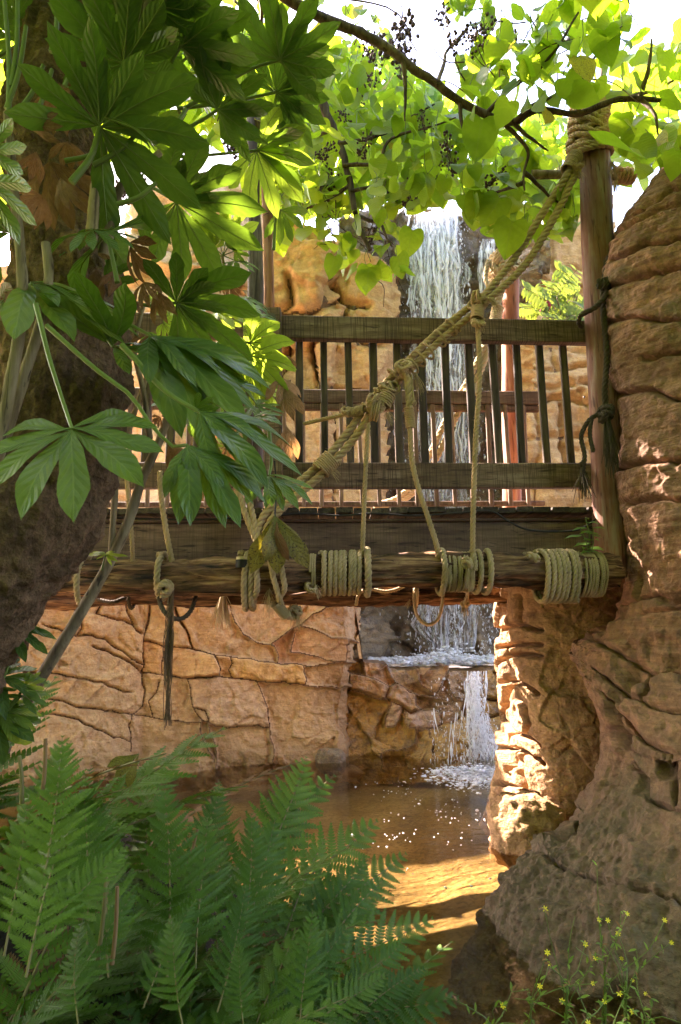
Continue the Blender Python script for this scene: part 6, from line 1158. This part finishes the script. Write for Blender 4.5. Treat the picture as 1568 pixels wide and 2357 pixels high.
for c, t, Y, n, m in [((385, 2250), (335, 1835), 1.35, (.05, -.85, .5), 2), ((590, 2050), (700, 1735), 2.3, (.25, -.85, .5), 0), ((470, 2150), (800, 1770), 2.2, (.15, -.85, .5), 4), ((560, 2150), (880, 1885), 2.0, (.1, -.85, .5), 0), ((600, 2190), (990, 1960), 1.9, (.1, -.85, .5), 1), ((640, 2290), (1010, 2110), 1.75, (0, -.85, .5), 0), ((640, 2340), (1055, 2300), 1.6, (-.1, -.85, .5), 2), ((700, 2240), (920, 2040), 1.8, (.1, -.85, .5), 4), ((560, 2160), (575, 1900), 1.6, (.1, -.85, .5), 2), ((300, 1960), (385, 1730), 2.1, (.2, -.85, .5), 4), ((300, 1960), (330, 1705), 2.15, (.1, -.85, .5), 4), ((250, 2000), (215, 1790), 2.0, (-.1, -.85, .5), 4),
                      ((90, 2080), (70, 1700), 1.1, (.1, -.85, .5), 2), ((100, 2150), (235, 1960), 1.05, (.1, -.85, .5), 0), ((60, 2250), (60, 1860), 1.0, (.1, -.85, .5), 3), ((500, 2330), (560, 2080), 1.3, (.1, -.85, .5), 2), ((690, 2357), (700, 2130), 1.35, (0, -.85, .5), 0), ((520, 2000), (460, 1790), 2.3, (-.1, -.85, .5), 4), ((640, 2000), (640, 1790), 2.4, (0, -.85, .5), 4), ((780, 2300), (960, 2180), 1.65, (.1, -.85, .5), 1), ((150, 2300), (250, 2080), 1.15, (.1, -.85, .5), 0), ((450, 2230), (420, 1900), 1.5, (.1, -.85, .5), 0), ((520, 2250), (640, 1930), 1.7, (.2, -.85, .5), 2), ((250, 2250), (150, 1950), 1.25, (-.1, -.85, .5), 0), ((200, 2200), (120, 1830), 1.3, (0, -.85, .5), 2), ((640, 2200), (760, 1940), 1.85, (.1, -.85, .5), 4), ((330, 2320), (420, 2100), 1.2, (.1, -.85, .5), 4), ((420, 2357), (330, 2150), 1.1, (-.1, -.85, .5), 0), ((600, 2357), (820, 2190), 1.5, (.1, -.8, .6), 2), ((720, 2357), (900, 2260), 1.5, (.1, -.8, .6), 0), ((130, 1980), (20, 1720), 1.5, (-.2, -.85, .5), 0), ((200, 2000), (130, 1750), 1.7, (0, -.85, .5), 4), ((420, 2050), (500, 1830), 2.0, (.2, -.85, .5), 2), ((700, 2150), (850, 1990), 1.9, (.1, -.85, .5), 0), ((10, 2200), (-20, 1850), 1.1, (0, -.85, .5), 2), ((180, 2357), (110, 2150), 1.0, (-.1, -.85, .5), 4), ((500, 2200), (480, 1950), 1.75, (0, -.85, .5), 4), ((560, 2357), (520, 2200), 1.15, (0, -.85, .5), 0), ((820, 2340), (1000, 2240), 1.55, (0, -.8, .6), 4), ((60, 1900), (100, 1690), 1.6, (.1, -.85, .5), 4), ((350, 2050), (260, 1850), 1.8, (-.2, -.85, .5), 0)]:
    a, d, L = screen_dir(c, t, Y, n, .7); put('frond', FR[m], pf, a, d, n, L)
for k, (a, b, Y) in enumerate([((245, 2010), (225, 2210), 1.2), ((270, 2040), (258, 2220), 1.2), ((105, 1700), (95, 1850), 1.2), ((45, 1740), (50, 1850), 1.2), ((455, 1910), (425, 2000), 1.6)]):
    stalk(pf, [at(*a, Y), at((a[0] + b[0]) / 2 + 3, (a[1] + b[1]) / 2, Y), at(*b, Y)], .003, .0038, 'drystalk' if k % 3 else 'fernstalk', 'dry_stalk')

# ------------------------------------------------------------------ small plants on the rocks
SMALL = blade(LANCE, 5, droop=.3, cols=3)
def add_leaf(g, c, d, n, s, m=0): Mx = np.array(basis(c, d, n, s)); g.add(SMALL[0] @ Mx[:3, :3].T + Mx[:3, 3], SMALL[1], m, SMALL[2])
wd = thing('leafy_weed', at(1352, 1288, 3.64), 'bright green leafy weed growing at the end of the dark beam beside the brown rock', 'weed'); g = G(); st_ = G()
for top in ((1348, 1192), (1365, 1215), (1335, 1215)):
    A, B_ = at(1355, 1290, 3.64), at(*top, 3.58); tube(st_, resample([A, (A + B_) / 2 + (.01, -.01, 0), B_], n=8)[0], .0028, 5)
    for k in range(8):
        t = .15 + .85 * k / 7; p = A + (B_ - A) * t; an = k * 2.4 + top[0]; add_leaf(g, p, (math.cos(an), math.sin(an) * .6 - .3, .1), (0, -.6, .8), rng.uniform(.055, .095))
g.build('leaves', MAT['weed'], wd)['kind'] = 'stuff'; st_.build('stem', MAT['stalk'], wd)
su = thing('sumac_shrub', at(1290, 760, 6.6), 'yellow green shrub with feathery leaves and red cones in front of the right cliff', 'shrub'); g = G(); st_ = G(); rd = G()
for k in range(30):
    c = at(rng.uniform(1235, 1345), rng.uniform(655, 745), rng.uniform(6.3, 6.7)); a = rng.uniform(0, 6.28); v = nrm((math.cos(a), -.4, .5 * math.sin(a))); L = rng.uniform(.22, .36); tube(st_, resample([c, c + v * L * .5 + (0, 0, .02), c + v * L], n=6)[0], .003, 4); tube(st_, [c, at(1300, 770, 6.6)], .005, 4)
    for j in range(8):
        for q in (-1, 1): p = c + v * L * (.15 + .85 * j / 7); b = nrm(np.cross(v, (0, -1, .2))) * q; add_leaf(g, p, nrm(b + .45 * v + (0, 0, -.25)), (0, -.8, .6), rng.uniform(.09, .14))
for x, y in ((1249, 715), (1262, 705)): c = at(x, y, 6.3); tube(rd, [c + (0, 0, .06), c + (0, 0, .02), c, c + (0, 0, -.05)], [.008, .025, .03, .006], 8, disp=lambda V, t, a: .008 * fbm(V * 60, 2, 3))
g.build('leaves', MAT['sumac'], su)['kind'] = 'stuff'; st_.build('stems', MAT['stem'], su)['kind'] = 'stuff'; rd.build('cones', MAT['red'], su)
def flower_mesh():
    g = G()
    for k in range(6): a = k * 1.047; d = np.array((math.cos(a), math.sin(a), .25)); s = np.array((-math.sin(a), math.cos(a), 0)); g.add([(0, 0, 0), d * .5 + s * .22, d * 1.0 + s * .12, d * 1.02 - s * .12, d * .5 - s * .22], [[0, 1, 2, 3, 4]])
    return g.mesh('flower', [MAT['petal']])
FM = flower_mesh()
WF = [(1150, 2250, 'yellow wildflower standing nearest the dark water, leftmost of its row'), (1215, 2170, 'yellow wildflower clump with a green forked stem near the rock foot'), (1310, 2120, 'tall yellow wildflower in the middle of the rock foot'), (1390, 2030, 'tallest yellow wildflower against the pitted rock'), (1440, 2140, 'yellow wildflower right of the tallest one'), (1330, 2290, 'yellow wildflower at the bottom edge below the middle'), (1500, 2240, 'yellow wildflower near the bottom right corner'), (1410, 2320, 'low yellow wildflower at the bottom edge on the right'), (1270, 2310, 'low yellow wildflower at the bottom edge left of the others')]
for q, (x, y, lab) in enumerate(WF):
    Y = rng.uniform(1.38, 1.55); base = at(x - rng.uniform(-30, 40), 2500, Y); top = at(x, y + 25, Y - .03); w = thing('yellow_wildflower', base, lab, 'wildflower', 'yellow wildflowers at the foot of the brown rock'); st_ = G(); lf = G()
    for b in range(7):
        tp = top + np.array((rng.normal(0, .05), rng.normal(0, .04), rng.normal(-.04, .05))); md = base + (top - base) * rng.uniform(.45, .7); P = resample([base, md, md * .4 + tp * .6 + rng.normal(0, .008, 3), tp], n=12)[0]; tube(st_, P, np.linspace(.0015, .0007, 12), 4)
        for k in range(9):
            p = P[rng.integers(3, 12)]; add_leaf(lf, p, nrm(rng.normal(0, 1, 3) + (0, -.2, .3)), (0, -.5, .8), rng.uniform(.008, .018), int(rng.uniform() < .2))
        if b < 4: put('flower', FM, w, tp, nrm(rng.normal(0, .5, 3) + (1, 0, 0)), nrm((rng.normal(0, .4), -.8, .6)), rng.uniform(.0038, .006))
    st_.build('stems', MAT['stalk'], w)['kind'] = 'stuff'; lf.build('leaves', [MAT['weed'], MAT['dryleaf']], w)['kind'] = 'stuff'
